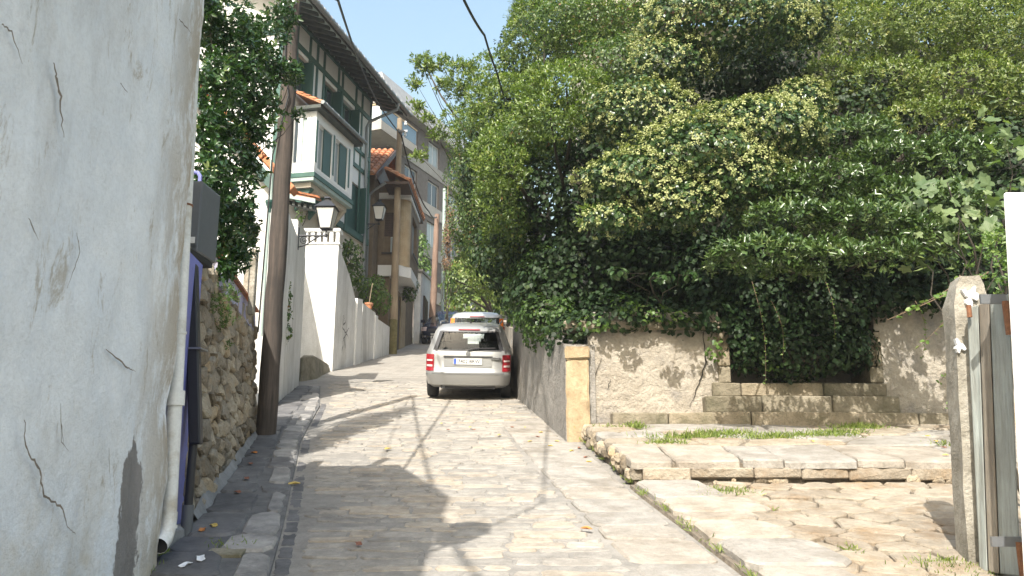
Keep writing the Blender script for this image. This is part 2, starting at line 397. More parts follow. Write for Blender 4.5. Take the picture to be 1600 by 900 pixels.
def rosettes(P, Nn, k, L, W, up=.5, spread=1.0, seed=0, tint=(.5, .2), jit=.25):
    """k leaves round the end of each twig"""
    r = np.random.default_rng(seed); n = len(P)
    tw = unit(Nn + np.array([0, 0, up]) + r.normal(size=(n, 3)) * .35)
    a = unit(np.cross(tw, r.normal(size=(n, 3)))); b = np.cross(tw, a)
    ph = (np.arange(k)[None] * 2.399 + r.uniform(0, 6.28, (n, 1))); el = r.uniform(.35, 1.25, (n, k)) * spread
    rd = a[:, None] * np.cos(ph)[..., None] + b[:, None] * np.sin(ph)[..., None]
    A = rd * np.sin(el)[..., None] + tw[:, None] * np.cos(el)[..., None]
    nr = tw[:, None] * np.sin(el)[..., None] - rd * np.cos(el)[..., None]
    base = P[:, None] - tw[:, None] * (r.uniform(0, 1.2, (n, k)) * L * .7)[..., None] + r.normal(size=(n, k, 3)) * L * jit
    LL = L * r.uniform(.65, 1.2, (n, k)); WW = W * r.uniform(.75, 1.2, (n, k))
    T = np.clip(r.normal(tint[0], tint[1] * .7, (n, 1)) + r.normal(0, tint[1] * .6, (n, k)), 0, 1)
    f = lambda x: x.reshape(-1, 3)
    return leaf_arrays(f(base), f(A), f(nr), LL.ravel(), WW.ravel(), T.ravel())
def shingles(P, Nn, L, W, seed=0, tint=(.5, .2), hang=.9, rand=.45):
    """ivy / bramble leaves: blade faces out and up, tip hangs"""
    r = np.random.default_rng(seed); n = len(P)
    nn = unit(Nn + np.array([0, 0, .35]) + r.normal(size=(n, 3)) * rand)
    A = unit(np.array([0, 0, -hang]) + Nn * .25 + r.normal(size=(n, 3)) * .55); A = unit(A - nn * (A * nn).sum(1, keepdims=True))
    return leaf_arrays(P, A, nn, L * r.uniform(.6, 1.25, n), W * r.uniform(.7, 1.2, n), np.clip(r.normal(tint[0], tint[1], n), 0, 1), fold=.1)
def cat(*vt): return np.concatenate([v for v, t in vt]), np.concatenate([t for v, t in vt])
def lobe_px(px, py, Y, rx, ry, ryd=None):
    c = PY(px, py, Y); s = Y * 1.02 / FPX
    return c, (rx * s, ryd if ryd else (rx + ry) * .5 * s, ry * s)
def branch_tree(name, parent, base, tips, r0, mat='bark', seed=0):
    """trunk with limbs that reach towards the lobes"""
    r = random.Random(seed); m = MB(); base = Vector(base)
    for i, t in enumerate(tips):
        t = Vector(t); k = 6; pts = []
        for q in range(k + 1):
            f = q / k; p = base.lerp(t, f); p.x += (r.uniform(-.1, .1)) * math.sin(f * 3.14) * 2; p.y += r.uniform(-.08, .08) * math.sin(f * 3.14) * 2
            p.z += math.sin(f * math.pi) * .25; pts.append(p)
        m.tube(pts, [r0 * (1 - .8 * q / k) * (1 if i == 0 else .7) for q in range(k + 1)], 6)
    return m.build(name, mat, parent, smooth=True, origin=base)
# ================================================================= SETTING
WL = [(-6, -1.65), (0, -1.95), (5.59, -2.28), (5.8, -2.42), (7.16, -2.56), (11.3, -3.43), (15.5, -4.31), (18.3, -4.68), (22.5, -4.9), (26.9, -5.03), (31, -4.6), (34, -4.5), (60, -5.2)]
KL = [(4, -1.22), (6.58, -1.75), (10.77, -2.69), (14.5, -3.33), (18.5, -4.25)]
RS = [(5.53, .82), (7.57, .49), (9.78, .17), (12, -.12)]
RE = [(2, 1.9), (5.66, 1.45), (7.75, 1.16), (8.75, 1.05), (10.78, .86), (15.5, .22), (26, -.9), (60, -2.2)]
# ground sheet: the hillside, levelling out far behind and far ahead
ys = [-900, -60, -20, 0, 20, 40, 60, 90, 140, 900]; xs = [-900, -120, -40, -15, 15, 40, 120, 900]
m = MB(); vs = [(x, y, SLOPE * max(-60, min(y, 90)) - .12) for y in ys for x in xs]
m.add(vs, [(j * 8 + i, j * 8 + i + 1, j * 8 + i + 9, j * 8 + i + 8) for j in range(9) for i in range(7)])
setp(m.build('ground', 'soil', origin=(0, 0, 0)), 'earth of the sloping hillside around the street', 'ground', kind='structure')
# road bed (mortar between the stones, bare further up)
m = MB(); nb = 0; NX = 14; yy = list(np.arange(-6, 22, .25)) + list(np.arange(22, 60.1, 1))
for y in yy:
    for i in range(NX + 1):
        x = lerp(pw(WL, y) - .25, pw(RE, y) + .2, i / NX)
        m.v.append((x, y, zr(y) + .012 * noise.noise((x * 1.3, y * 1.3, 0)) - .004)); m.t.append(.5)
m.f = [(j * (NX + 1) + i, j * (NX + 1) + i + 1, (j + 1) * (NX + 1) + i + 1, (j + 1) * (NX + 1) + i) for j in range(len(yy) - 1) for i in range(NX)]
# the far part of the road takes its stone rows from the material
rm, nt, bs = newmat('road_surface')
br = N(nt, 'ShaderNodeTexBrick'); br.offset = .5; geo = N(nt, 'ShaderNodeNewGeometry')
mp = N(nt, 'ShaderNodeMapping'); mp.inputs['Scale'].default_value = (1, 1, 0); nt.links.new(geo.outputs['Position'], mp.inputs[0])
wob = N(nt, 'ShaderNodeMixRGB') if False else None
nt.links.new(mp.outputs[0], br.inputs[0])
br.inputs['Scale'].default_value = 1.0; br.inputs['Brick Width'].default_value = .42; br.inputs['Row Height'].default_value = .19; br.inputs['Mortar Size'].default_value = .016; br.inputs['Mortar Smooth'].default_value = .6
br.inputs['Color1'].default_value = (.25, .23, .20, 1); br.inputs['Color2'].default_value = (.36, .335, .295, 1); br.inputs['Mortar'].default_value = (.23, .212, .185, 1)
base = ramp(nt, noise_t(nt, 7), [(.35, (.20, .187, .168)), (.65, (.29, .272, .243))])
sp = N(nt, 'ShaderNodeSeparateXYZ'); nt.links.new(geo.outputs['Position'], sp.inputs[0])
mr = N(nt, 'ShaderNodeMapRange'); mr.inputs[1].default_value = 19.0; mr.inputs[2].default_value = 20.5; nt.links.new(sp.outputs[1], mr.inputs[0])
c = mixc(nt, mr.outputs[0], base, br.outputs[0])
c = mixc(nt, ramp(nt, noise_t(nt, 1.4, 7, .7), [(.45, 0.), (.7, .75)]), c, (.33, .31, .275))
c = mixc(nt, .4, c, ramp(nt, noise_t(nt, 50, 4), [(.3, (.5, .5, .5)), (.7, (1, 1, 1))]), 'MULTIPLY')
nt.links.new(c, bs.inputs['Base Color']); bs.inputs['Roughness'].default_value = .85
b1 = bump(nt, bs, noise_t(nt, 45, 5, .7), .6, .012); bump(nt, bs, noise_t(nt, 8, 5), .5, .03, b1)
road = m.build('road', rm, origin=(0, 0, 0)); setp(road, 'worn stone paved street climbing away between walls', 'road', kind='structure')
def gz(off):                                # ground-plane mapper for stones
    return lambda x, y, h: (x, y, zr(y) + off + h)
st = []; y = 3.4
while y < 19.3:
    hrow = rnd.uniform(.09, .19) * (1.0 if y < 12 else 1.25)
    x = pw(KL, y) + .12 + rnd.uniform(0, .12); xe = pw(RS, y) - .04 if y < 12 else pw(RE, y) - .05
    while x < xe - .1:
        L = min(rnd.choice([.2, .28, .34, .42, .5, .62]) * rnd.uniform(.85, 1.15), xe - x)
        if L < .1: break
        if rnd.random() > .07:
            j = .014
            a = x + .009; b = x + L - .009; s0 = rnd.uniform(-.02, .02); s1 = rnd.uniform(-.02, .02)
            poly = [(a, y + .008 + s0), (b, y + .008 + s1), (b, y + hrow - .008 + s1), (a, y + hrow - .008 + s0)]
            poly = rough_poly(poly, .08, .011)
            mb = MB(); stone(mb, poly, rnd.uniform(.001, .010), .05, .010, .02, rnd.betavariate(2.2, 2.2), gz(0), rnd.uniform(-.002, .003))
            st.append((L * hrow / max(y, 4) ** 2.5, mb))
        x += L
    y += hrow
stones_as_parts('sett_stone', st, 'sett', road, 300)
# slab strip along the right side of the road
y = 4.4; k = 0
while y < 12.2:
    L = rnd.uniform(.34, .62); y1 = y + L
    a, b = pw(RS, y), pw(RE, y) - .06; c_, d_ = pw(RS, y1), pw(RE, y1) - .06
    if y1 > 10.7: b = min(b, pw(RE, y) - .2); d_ = min(d_, pw(RE, y1) - .2)
    s = rnd.uniform(-.03, .03)
    poly = rough_poly([(a + .01, y + .007 + s), (b, y + .007 - s), (d_, y1 - .007 - s), (c_ + .01, y1 - .007 + s)], .2, .01)
    mb = MB(); stone(mb, poly, .018, .06, .016, .012, rnd.uniform(.45, .75) if y > 5 else .6, gz(0), .003); mb.build('slab', 'slab', road)
    y = y1
# pavement on the left, raised a little, with a gutter of darker stones
pav = MB()
yy = list(np.arange(-5, 18.4, .3))
for y in yy: pav.v += [(pw(WL, y) - .3, y, zr(y) + .018), (pw(KL, y) - .0, y, zr(y) + .018), (pw(KL, y), y, zr(y) - .06)]; pav.t += [.5] * 3
pav.f = [(3 * i + q, 3 * i + q + 1, 3 * i + q + 4, 3 * i + q + 3) for i in range(len(yy) - 1) for q in (0, 1)]
M['pavebed'] = pm('dark_pavement_bed', (.10, .10, .10), (.17, .168, .165), 6, .85, .6, .012, 45)
pave = pav.build('pavement', 'pavebed', origin=(0, 0, 0)); setp(pave, 'narrow grey slab pavement along the left walls', 'pavement', kind='structure')
y = 4.2
while y < 17.6:
    L = rnd.uniform(.35, .75); y1 = y + L; q = rnd.uniform(.5, .62); w0 = pw(WL, y); 
    for t0, t1, tl in ((.04, q, rnd.uniform(.0, .35)), (q, .985, rnd.choice([.3, .65, .8, .95]))):
        if tl > .6 and rnd.random() < .4: t0 += .12
        A = [(lerp(pw(WL, y), pw(KL, y), t0) + .012, y + .01), (lerp(pw(WL, y), pw(KL, y), t1) - .012, y + .01 + rnd.uniform(-.04, .04)),
             (lerp(pw(WL, y1), pw(KL, y1), t1) - .012, y1 - .01 + rnd.uniform(-.04, .02)), (lerp(pw(WL, y1), pw(KL, y1), t0) + .012, y1 - .01)]
        poly = rough_poly(A, .2, .018)
        mb = MB(); stone(mb, poly, .022 + rnd.uniform(0, .012), .06, .02, .012, tl, gz(.01), .002); mb.build('paving_slab', 'darkslab', pave)
    y = y1
y = 4.4
while y < 15:                                # gutter course beside the kerb
    L = rnd.uniform(.25, .5)
    poly = rough_poly([(pw(KL, y) + .015, y + .008), (pw(KL, y) + .12, y + .008), (pw(KL, y + L) + .12, y + L - .008), (pw(KL, y + L) + .015, y + L - .008)], .05, .005)
    mb = MB(); stone(mb, poly, -.001, .05, .012, .01, rnd.uniform(0, .3), gz(0)); mb.build('gutter_stone', 'darkslab', road)
    y += L
# ---------------------------------------------------------------- right: flagstone forecourt
PO, TO = .055, .235
fc = MB(); yy = list(np.arange(1.5, 8.3, .3))
for y in yy: fc.v += [(pw(RE, y) - .02, y, zr(y) - .05), (pw(RE, y) + .0, y, zr(y) + PO - .03), (9, y, zr(y) + PO - .03)]; fc.t += [.5] * 3
fc.f = [(3 * i + q, 3 * i + q + 1, 3 * i + q + 4, 3 * i + q + 3) for i in range(len(yy) - 1) for q in (0, 1)]
fore = fc.build('forecourt', 'joint', origin=(0, 0, 0)); setp(fore, 'forecourt of irregular sandstone flags beside the street', 'forecourt', kind='structure')
edge = [8.05, 7.35, 6.85, 6.62, 6.1, 5.5, 4.9, 4.3]
for i in range(len(edge) - 1):               # big pale edge slabs
    y1, y0 = edge[i], edge[i + 1]; wd = [.66, .82, .64, .68, .72, .64, .68][i]
    poly = rough_poly([(pw(RE, y0) + .03, y0 + .02), (pw(RE, y0) + wd, y0 + .02 + rnd.uniform(-.03, .03)), (pw(RE, y1) + wd * rnd.uniform(.8, 1), y1 - .02), (pw(RE, y1) + .03, y1 - .02)], .22, .015)
    mb = MB(); stone(mb, poly, .03, .09, .02, .02, rnd.uniform(.55, .9), gz(PO), .004); mb.build('edge_slab', 'slab', fore)
pts = []; tries = 0; r2 = random.Random(21)
while len(pts) < 210 and tries < 9000:
    tries += 1
    y = r2.uniform(4.0, 8.05); x = r2.uniform(pw(RE, y) + .6, 5.6)
    if all(((x - a) / r2.uniform(.24, .42)) ** 2 + ((y - b) / r2.uniform(.15, .26)) ** 2 > 1 for a, b in pts): pts.append((x, y))
for cc in voronoi(pts, [(1.75, 4.0), (5.7, 4.0), (5.7, 8.04), (1.75, 8.04)], .7):
    if not cc: continue
    cx = sum(p[0] for p in cc) / len(cc); cy = sum(p[1] for p in cc) / len(cc)
    c2 = [(max(x, pw(RE, y) + .56), y) for x, y in cc]
    s = shrink(c2, .011) if area(c2) > .02 else None
    if not s: continue
    mb = MB(); stone(mb, rough_poly(s, .12, .013), r2.uniform(.006, .024), .07, .012, .03, r2.betavariate(2, 2), gz(PO - .01), r2.uniform(-.004, .008)); mb.build('flagstone', 'flag', fore)
# raised terrace
tc_ = MB(); yy = [8.14 + i * .2 for i in range(15)]
for y in yy: tc_.v += [(pw(RE, y) + .05, y, zr(y) - .05), (pw(RE, y) + .06, y, zr(y) + TO - .02), (7.5, y, zr(y) + TO - .02)]; tc_.t += [.5] * 3
n = len(tc_.v); tc_.f = [(3 * i + q, 3 * i + q + 1, 3 * i + q + 4, 3 * i + q + 3) for i in range(len(yy) - 1) for q in (0, 1)]
tc_.v += [(7.5, 8.14, zr(8.14) - .05)]; tc_.t += [.5]; tc_.f += [(0, n, 2, 1)]
terr = tc_.build('terrace', 'joint', origin=(0, 0, 0)); setp(terr, 'raised stone terrace with weeds in front of the old wall', 'terrace', kind='structure')
# front row of long worn slabs, then irregular ones
xs_ = [pw(RE, 8.1) + .02, 1.55, 2.2, 2.6, 3.3, 3.75, 4.4, 5.0, 5.9, 6.8]
for i in range(len(xs_) - 1):
    a, b = xs_[i], xs_[i + 1]; f1 = rnd.uniform(.8, 1.0)
    poly = rough_poly([(a + .006, 8.09 + rnd.uniform(-.02, .02)), (b - .006, 8.09 + rnd.uniform(-.02, .02)), (b - .006, 8.09 + f1), (a + .006 - (.1 if i == 0 else 0), 8.09 + f1)], .09, .012)
    mb = MB(); stone(mb, poly, .018 + rnd.uniform(-.008, .008), .075, .016, .016, rnd.uniform(.55, .75), gz(TO), .002); mb.build('terrace_slab', 'slab', terr)
pts = [(rnd.uniform(1.0, 6.4), rnd.uniform(9.15, 10.6)) for _ in range(60)]; keep = []
for p in pts:
    if all(math.hypot(p[0] - q[0], (p[1] - q[1]) * 1.3) > .5 for q in keep): keep.append(p)
for cc in voronoi(keep, [(pw(RE, 9.1) + .02, 9.08), (6.5, 9.08), (6.5, 10.62), (pw(RE, 10.6) + .02, 10.62)], .7):
    if not cc: continue
    s = shrink(cc, .02)
    if not s: continue
    mb = MB(); stone(mb, rough_poly(s, .2, .015), rnd.uniform(-.004, .014), .08, .025, .02, rnd.uniform(.4, .7), gz(TO), .003); mb.build('terrace_slab', 'flag' if rnd.random() < .5 else 'slab', terr)
for a, b in zip([1.24, 1.7, 2.3, 2.75, 3.2, 3.8, 4.3, 5.0], [1.7, 2.3, 2.75, 3.2, 3.8, 4.3, 5.0, 5.9]):
    mb = MB(); j = lambda: rnd.uniform(-.015, .015); ya = 8.082 + rnd.uniform(-.012, .012); z0_, z1_ = zr(8.1) + PO + .012 + j(), zr(8.1) + TO - .052
    mb.hexa([(a + .003, ya + j(), z0_), (b - .003, ya + j(), z0_ + j()), (b - .003, 8.3, z0_), (a + .003, 8.3, z0_), (a + .003, ya + j(), z1_), (b - .003, ya + j(), z1_), (b - .003, 8.3, z1_), (a + .003, 8.3, z1_)], rnd.random()); mb.build('riser_block', 'flag', terr, bevel=.014)
# rubble under the step edge and along the terrace side
for i in range(46):
    x = 1.25 + i * .12 + rnd.uniform(-.05, .05); s = rnd.choice([.02, .03, .045, .06, .08]); dz_ = rnd.uniform(-.03, .02)
    if rnd.random() < .55: continue
    mb = MB(); F_ = lambda u, v, h, x=x, dz_=dz_: (x + u, 8.11 - h, zr(8.1) + PO + dz_ + v * (.5 + s * 7))
    poly = rough_poly([(-s, -.04), (s, -.04), (s * .9, .045), (-s * .9, .045)], .05, .008)
    stone(mb, poly, rnd.uniform(.0, .035), .08, .015, .1, rnd.random(), F_, .006); mb.build('rubble_stone', 'rubble', terr)
for i in range(44):
    y = 8.15 + i * .058 + rnd.uniform(-.03, .03); s = rnd.uniform(.04, .085); zz = rnd.uniform(.05, .2); x = pw(RE, y) + .05
    F_ = lambda u, v, h, y=y, x=x, zz=zz: (x - h, y + u, zr(y + u) + zz + v)
    poly = rough_poly([(-s, -.05), (s, -.05), (s * .8, .05), (-s * .8, .06)], .05, .01)
    mb = MB(); stone(mb, poly, rnd.uniform(.02, .07), .1, .02, .15, rnd.random(), F_, .01); mb.build('rubble_stone', 'rubble', terr)
# stone courses at the foot of the niche
def block(mb, x0, x1, y0, y1, z0, z1, t): mb.box(x0, x1, y0, y1, z0, z1, t)
def course(name, xs, y0, y1, z0, z1, parent, drop=0):
    for a, b in zip(xs[:-1], xs[1:]):
        mb = MB(); j = lambda: rnd.uniform(-.012, .012)
        mb.hexa([(a + .006, y0 + j(), z0 + j() * .3), (b - .006, y0 + j(), z0), (b - .006, y1, z0), (a + .006, y1, z0), (a + .006, y0 + j(), z1 + j()), (b - .006, y0 + j(), z1 + j()), (b - .006, y1, z1 + j()), (a + .006, y1, z1 + j())], rnd.random())
        mb.build(name, 'bench', parent, bevel=.014)
# ---------------------------------------------------------------- old wall on the right
wall = empty('garden_wall', (2.6, 10.95, zr(10.95)), 'old cracked roughcast garden wall with stone niche under the overgrown shrubs', 'wall')
def ribbon(name, pts, wd, mat, parent, f, seed=0, origin=None):
    """a crack: thin jagged strip lying 3 mm off the surface; f(u,v)->Vector"""
    r = random.Random(seed); P = []
    for i in range(len(pts) - 1):
        k = 7
        for q in range(k): 
            t = q / k; P.append((lerp(pts[i][0], pts[i + 1][0], t) + r.uniform(-1, 1) * wd * .55, lerp(pts[i][1], pts[i + 1][1], t) + r.uniform(-1, 1) * wd * .55))
    P.append(pts[-1]); mb = MB()
    for i, p in enumerate(P):
        a, b = P[max(i - 1, 0)], P[min(i + 1, len(P) - 1)]; dx, dy = b[0] - a[0], b[1] - a[1]; L = math.hypot(dx, dy) or 1
        t = i / (len(P) - 1); h = wd * (.25 + .75 * math.sin(math.pi * min(1, t + .1)) * r.uniform(.5, 1.2)) * .5
        mb.v += [f(p[0] - dy / L * h, p[1] + dx / L * h), f(p[0] + dy / L * h, p[1] - dx / L * h)]; mb.t += [.5, .5]
    mb.f = [(2 * i, 2 * i + 1, 2 * i + 3, 2 * i + 2) for i in range(len(P) - 1)]
    return mb.build(name, mat, parent)
def rough_wall(name, mat, parent, A, B, z0f, z1f, amp, step, thick, seed=0.0):
    """upright wall surface with real unevenness, closed at the back"""
    A, B = Vector((*A, 0)), Vector((*B, 0)); d = B - A; L = d.length; d.normalize(); nn = Vector((d.y, -d.x, 0))
    nu = max(2, int(L / step)); nz = max(2, int((z1f(0) - z0f(0)) / step)); mb = MB()
    for i in range(nu + 1):
        u = L * i / nu
        for k in range(nz + 1):
            z = lerp(z0f(u / L), z1f(u / L), k / nz)
            h = amp * (noise.noise((u * 1.1 + seed, z * 1.1, seed)) + .5 * noise.noise((u * 4 + seed, z * 4, 3)) + .3 * noise.noise((u * 14, z * 14, seed)))
            mb.v.append(A + d * u + nn * h + Vector((0, 0, z))); mb.t.append(.5)
    mb.f = [((i) * (nz + 1) + k, (i + 1) * (nz + 1) + k, (i + 1) * (nz + 1) + k + 1, i * (nz + 1) + k + 1) for i in range(nu) for k in range(nz)]
    b = len(mb.v); q = [A, B]
    mb.v += [A - nn * thick + Vector((0, 0, z0f(0))), B - nn * thick + Vector((0, 0, z0f(1))), B - nn * thick + Vector((0, 0, z1f(1))), A - nn * thick + Vector((0, 0, z1f(0)))]; mb.t += [.5] * 4
    c00, c10, c11, c01 = 0, nu * (nz + 1), nu * (nz + 1) + nz, nz
    mb.f += [(b + 1, b, b + 3, b + 2), (b, c00, c01, b + 3), (c10, b + 1, b + 2, c11)]
    mb.f += [(b + 3,) + tuple(i * (nz + 1) + nz for i in range(nu + 1)) + (b + 2,)]
    return mb.build(name, mat, parent, smooth=True)
cW = lambda z: (lambda t: z)
rough_wall('wall_face', 'retain', wall, (1.0, 10.9), (2.74, 10.9), cW(2.1), cW(3.75), .018, .05, .4, 2)
rough_wall('wall_face', 'retain', wall, (4.8, 10.9), (8.6, 10.9), cW(2.1), cW(3.9), .018, .08, .4, 5)
rough_wall('niche_back', 'retain', wall, (2.5, 11.5), (5.0, 11.5), cW(2.6), cW(3.6), .01, .15, .1, 7)
for a, b in ((2.70, 2.86), (4.68, 4.86)):
    for z0, z1 in ((2.8, 3.02), (3.02, 3.48)):
        mb = MB(); mb.box(a, b, 10.86, 11.5, z0 + .004, z1 - .004, rnd.random()); mb.build('jamb_block', 'bench', wall, bevel=.012)
course('foot_block', [1.27, 1.98, 3.03, 4.38, 5.15, 5.75, 6.6], 10.62, 10.93, 2.18, 2.405, wall)
course('bench_block', [2.47, 3.2, 4.1, 4.97], 10.70, 10.95, 2.405, 2.625, wall)
course('sill_block', [2.6, 2.98, 4.05, 4.88], 10.84, 11.5, 2.625, 2.80, wall)
def rough_box(name, mat, parent, x0, x1, y0, y1, z0, z1, amp, step=.045, label=None):
    bm = bmesh.new(); bmesh.ops.create_cube(bm, size=1)
    for v in bm.verts: v.co = Vector((lerp(x0, x1, v.co.x + .5), lerp(y0, y1, v.co.y + .5), lerp(z0, z1, v.co.z + .5)))
    bmesh.ops.bevel(bm, geom=bm.edges[:], offset=.018, segments=2, affect='EDGES')
    bmesh.ops.subdivide_edges(bm, edges=[e for e in bm.edges if e.calc_length() > step * 2], cuts=max(1, int((z1 - z0) / step / 3)), use_grid_fill=True)
    for v in bm.verts:
        c_ = v.co.copy(); v.co += Vector((noise.noise(c_ * 6), noise.noise(c_ * 6 + Vector((9, 0, 0))), noise.noise(c_ * 6 + Vector((0, 9, 0))))) * amp + Vector((noise.noise(c_ * 21), noise.noise(c_ * 21 + Vector((4, 0, 0))), 0)) * amp * .5
    bm.verts.index_update(); mb = MB(); mb.add([v.co.copy() for v in bm.verts], [[v.index for v in f.verts] for f in bm.faces]); bm.free(); return mb.build(name, mat, parent, smooth=True, label=label)
rough_box('corner_pilaster', 'pilaster', wall, .70, 1.0, 10.76, 11.1, 1.9, 3.1, .016, label='ochre stone corner pilaster')
rough_box('pilaster_cap', 'pilaster', wall, .69, 1.01, 10.75, 11.1, 3.105, 3.27, .014)
mb = MB(); mb.box(.68, 2.8, 10.8, 11.2, 3.5, 3.62, .5); mb.build('coping', 'bench', wall, bevel=.02)
M['crack'] = plain('crack_shadow', (.035, .03, .024), .95)
fW = lambda x, z: Vector((x, 10.874, z))
for i, pl in enumerate(([(1098, 520), (1103, 565), (1092, 600), (1078, 636)], [(940, 560), (928, 590), (924, 640)], [(918, 640), (925, 664)], [(955, 592), (948, 610)])):
    ribbon('crack', [(PY(a, b, 10.874).x, PY(a, b, 10.874).z) for a, b in pl], .022 if i == 0 else .010, 'crack', wall, fW, i)
# wall along the road, up the hill
wr = empty('street_wall', (.3, 14, zr(14)), 'grey roughcast street wall below the hanging ivy, right of the parked cars', 'wall')
rough_wall('wall_face', 'roadwall', wr, (.02, 16.5), (.69, 10.82), lambda t: zr(lerp(16.5, 10.82, t)) - .1, lambda t: lerp(zr(16.5) + 1.55, 3.3, t), .012, .07, .4, 9)
rough_wall('wall_face', 'retain', wr, (-.55, 30), (.05, 16.5), lambda t: zr(lerp(30, 16.5, t)) - .1, lambda t: zr(lerp(30, 16.5, t)) + 1.3, .02, .25, .4, 4)
# overgrown garden bank behind the walls
bk = MB(); prof = [(11.25, 3.3), (12.6, 3.6), (13.8, 4.6), (14.8, 7.2), (16, 9.6), (18, 11.5), (26, 13.5), (60, 16)]
xsb = [lerp(0, 1, i / 10) for i in range(11)]
for y, z in prof:
    for f in xsb:
        x0 = max(.55, 1.3 - .04 * (y - 11)) if y < 14 else lerp(1.2, 2.2, min(1, (y - 14) / 10)); x = lerp(x0, 26, f ** 1.6)
        bk.v.append((x, y + .3 * noise.noise((x, z, 1)), (z if f > .02 else zr(y) + 1.2) + .3 * noise.noise((x * .7, y, 4)))); bk.t.append(.5)
bk.f = [(j * 11 + i, j * 11 + i + 1, j * 11 + i + 12, j * 11 + i + 11) for j in range(len(prof) - 1) for i in range(10)]
setp(bk.build('garden_bank', 'soil', origin=(8, 14, 4), smooth=True), 'dark earth bank of the overgrown garden above the wall', 'bank', kind='structure')
# ================================================================= NEAR HOUSE (left)
pl, nt, bs = newmat('peeling_white_plaster'); M['plaster'] = pl
geo = N(nt, 'ShaderNodeNewGeometry')
c = ramp(nt, noise_t(nt, 2.2, 7, .6), [(.35, (.73, .775, .815)), (.65, (.82, .855, .88))])
c = mixc(nt, ramp(nt, noise_t(nt, 1.6, 9, .75, mapscale=(1, 1, .35)), [(.50, 0.), (.70, .5)]), c, (.48, .47, .45))
c = mixc(nt, ramp(nt, noise_t(nt, 3.2, 10, .8, mapscale=(1, 1.4, .5), dist=.6), [(.57, 0.), (.64, .75)]), c, (.40, .36, .29))
sp = N(nt, 'ShaderNodeSeparateXYZ'); nt.links.new(geo.outputs['Position'], sp.inputs[0])
ed = N(nt, 'ShaderNodeMapRange'); ed.inputs[1].default_value = 4.9; ed.inputs[2].default_value = 5.6; nt.links.new(sp.outputs[1], ed.inputs[0])
lo = N(nt, 'ShaderNodeMapRange'); lo.inputs[1].default_value = 2.1; lo.inputs[2].default_value = 1.2; nt.links.new(sp.outputs[2], lo.inputs[0])
nn_ = N(nt, 'ShaderNodeMath', operation='MULTIPLY'); nt.links.new(ed.outputs[0], nn_.inputs[0]); nt.links.new(ramp(nt, noise_t(nt, 4.5, 9, .75, mapscale=(1, 1, .4)), [(.40, 0.), (.52, 1.)]), nn_.inputs[1])
c = mixc(nt, nn_.outputs[0], c, (.42, .365, .285))
n2_ = N(nt, 'ShaderNodeMath', operation='MULTIPLY'); nt.links.new(lo.outputs[0], n2_.inputs[0]); nt.links.new(ramp(nt, noise_t(nt, 2.6, 8, .7), [(.42, 0.), (.64, .7)]), n2_.inputs[1])
c = mixc(nt, n2_.outputs[0], c, (.55, .50, .40))
def mth(op, a, b=None, cl=False):
    n_ = N(nt, 'ShaderNodeMath', operation=op); n_.use_clamp = cl
    for i, v in enumerate((a, b)):
        if v is None: continue
        if isinstance(v, (int, float)): n_.inputs[i].default_value = v
        else: nt.links.new(v, n_.inputs[i])
    return n_.outputs[0]
# a tongue of bare cement where the render has come away at the foot of the corner
half = mth('MINIMUM', mth('MULTIPLY', mth('SUBTRACT', 1.93, sp.outputs[2]), .7), .15)
dst = mth('SUBTRACT', half, mth('ABSOLUTE', mth('SUBTRACT', sp.outputs[1], 5.06)))
dst = mth('ADD', dst, mth('MULTIPLY', mth('SUBTRACT', noise_t(nt, 7, 9, .75, mapscale=(1, 1, .5)), .5), .34))
c = mixc(nt, mth('MULTIPLY', dst, 90, True), c, ramp(nt, noise_t(nt, 5, 6, .7, mapscale=(1, 1, .3)), [(.3, (.19, .18, .17)), (.7, (.28, .265, .255))]))
c = mixc(nt, .3, c, ramp(nt, noise_t(nt, 38, 5, .7), [(.3, (.62, .62, .62)), (.55, (1, 1, 1))]), 'MULTIPLY')
nt.links.new(c, bs.inputs['Base Color']); bs.inputs['Roughness'].default_value = .85
b1 = bump(nt, bs, noise_t(nt, 22, 7, .75), .8, .018); bump(nt, bs, noise_t(nt, 70, 4, .6), .5, .006, b1)
house = empty('plaster_house', (-4.5, 3, zr(3)), 'near white house with cracked peeling plaster at the left edge', 'house')
HC = Vector((-2.28, 5.59, 0)); HB = Vector((-1.93, -.8, 0)); hd = (HB - HC).normalized(); hn = Vector((-hd.y, hd.x, 0)); hL = (HB - HC).length
if hn.x < 0: hn = -hn
def HW(u, z, h=0): return HC + hd * u + hn * h + Vector((0, 0, z))
def hpx(px, py, h=0):                        # pixel -> (u, z) on the house wall
    r = ray(px, py); k = (HC + hn * h).dot(hn); t = k / (r.dot(Vector((hn.x, hn.y, 0)))); q = Vector((0, 0, EYE)) + r * t
    return (q - HC).dot(hd), q.z
EAV, RID, RU = 5.40, 6.98, 3.2
def wtop(u): return EAV + (RID - EAV) * (1 - abs(u - RU) / 3.2)
mb = MB(); us = list(np.arange(0, 3.2, .035)) + list(np.arange(3.2, hL + .01, .3)); nz = 130
for u in us:
    for k in range(nz + 1):
        z = lerp(.6 if u < 3 else -.5, wtop(u), k / nz)
        h = .022 * noise.noise((u * 1.2, z * 1.0, 0)) + .016 * noise.noise((u * 3.3, z * 2.2, 5)) + .008 * noise.noise((u * 9, z * 7, 2)) + .005 * noise.noise((u * 24, z * 20, 8))
        if u < .35: h += (.35 - u) * .05 * noise.noise((1, z * 2.6, 3)) - .02 * max(0, noise.noise((2, z * 3, 8)))
        mb.v.append(HW(u, z, h)); mb.t.append(.5)
nu = len(us); mb.f = [(i * (nz + 1) + k, i * (nz + 1) + k + 1, (i + 1) * (nz + 1) + k + 1, (i + 1) * (nz + 1) + k) for i in range(nu - 1) for k in range(nz)]
mb.build('street_wall_face', 'plaster', house, smooth=True)
mb = MB()
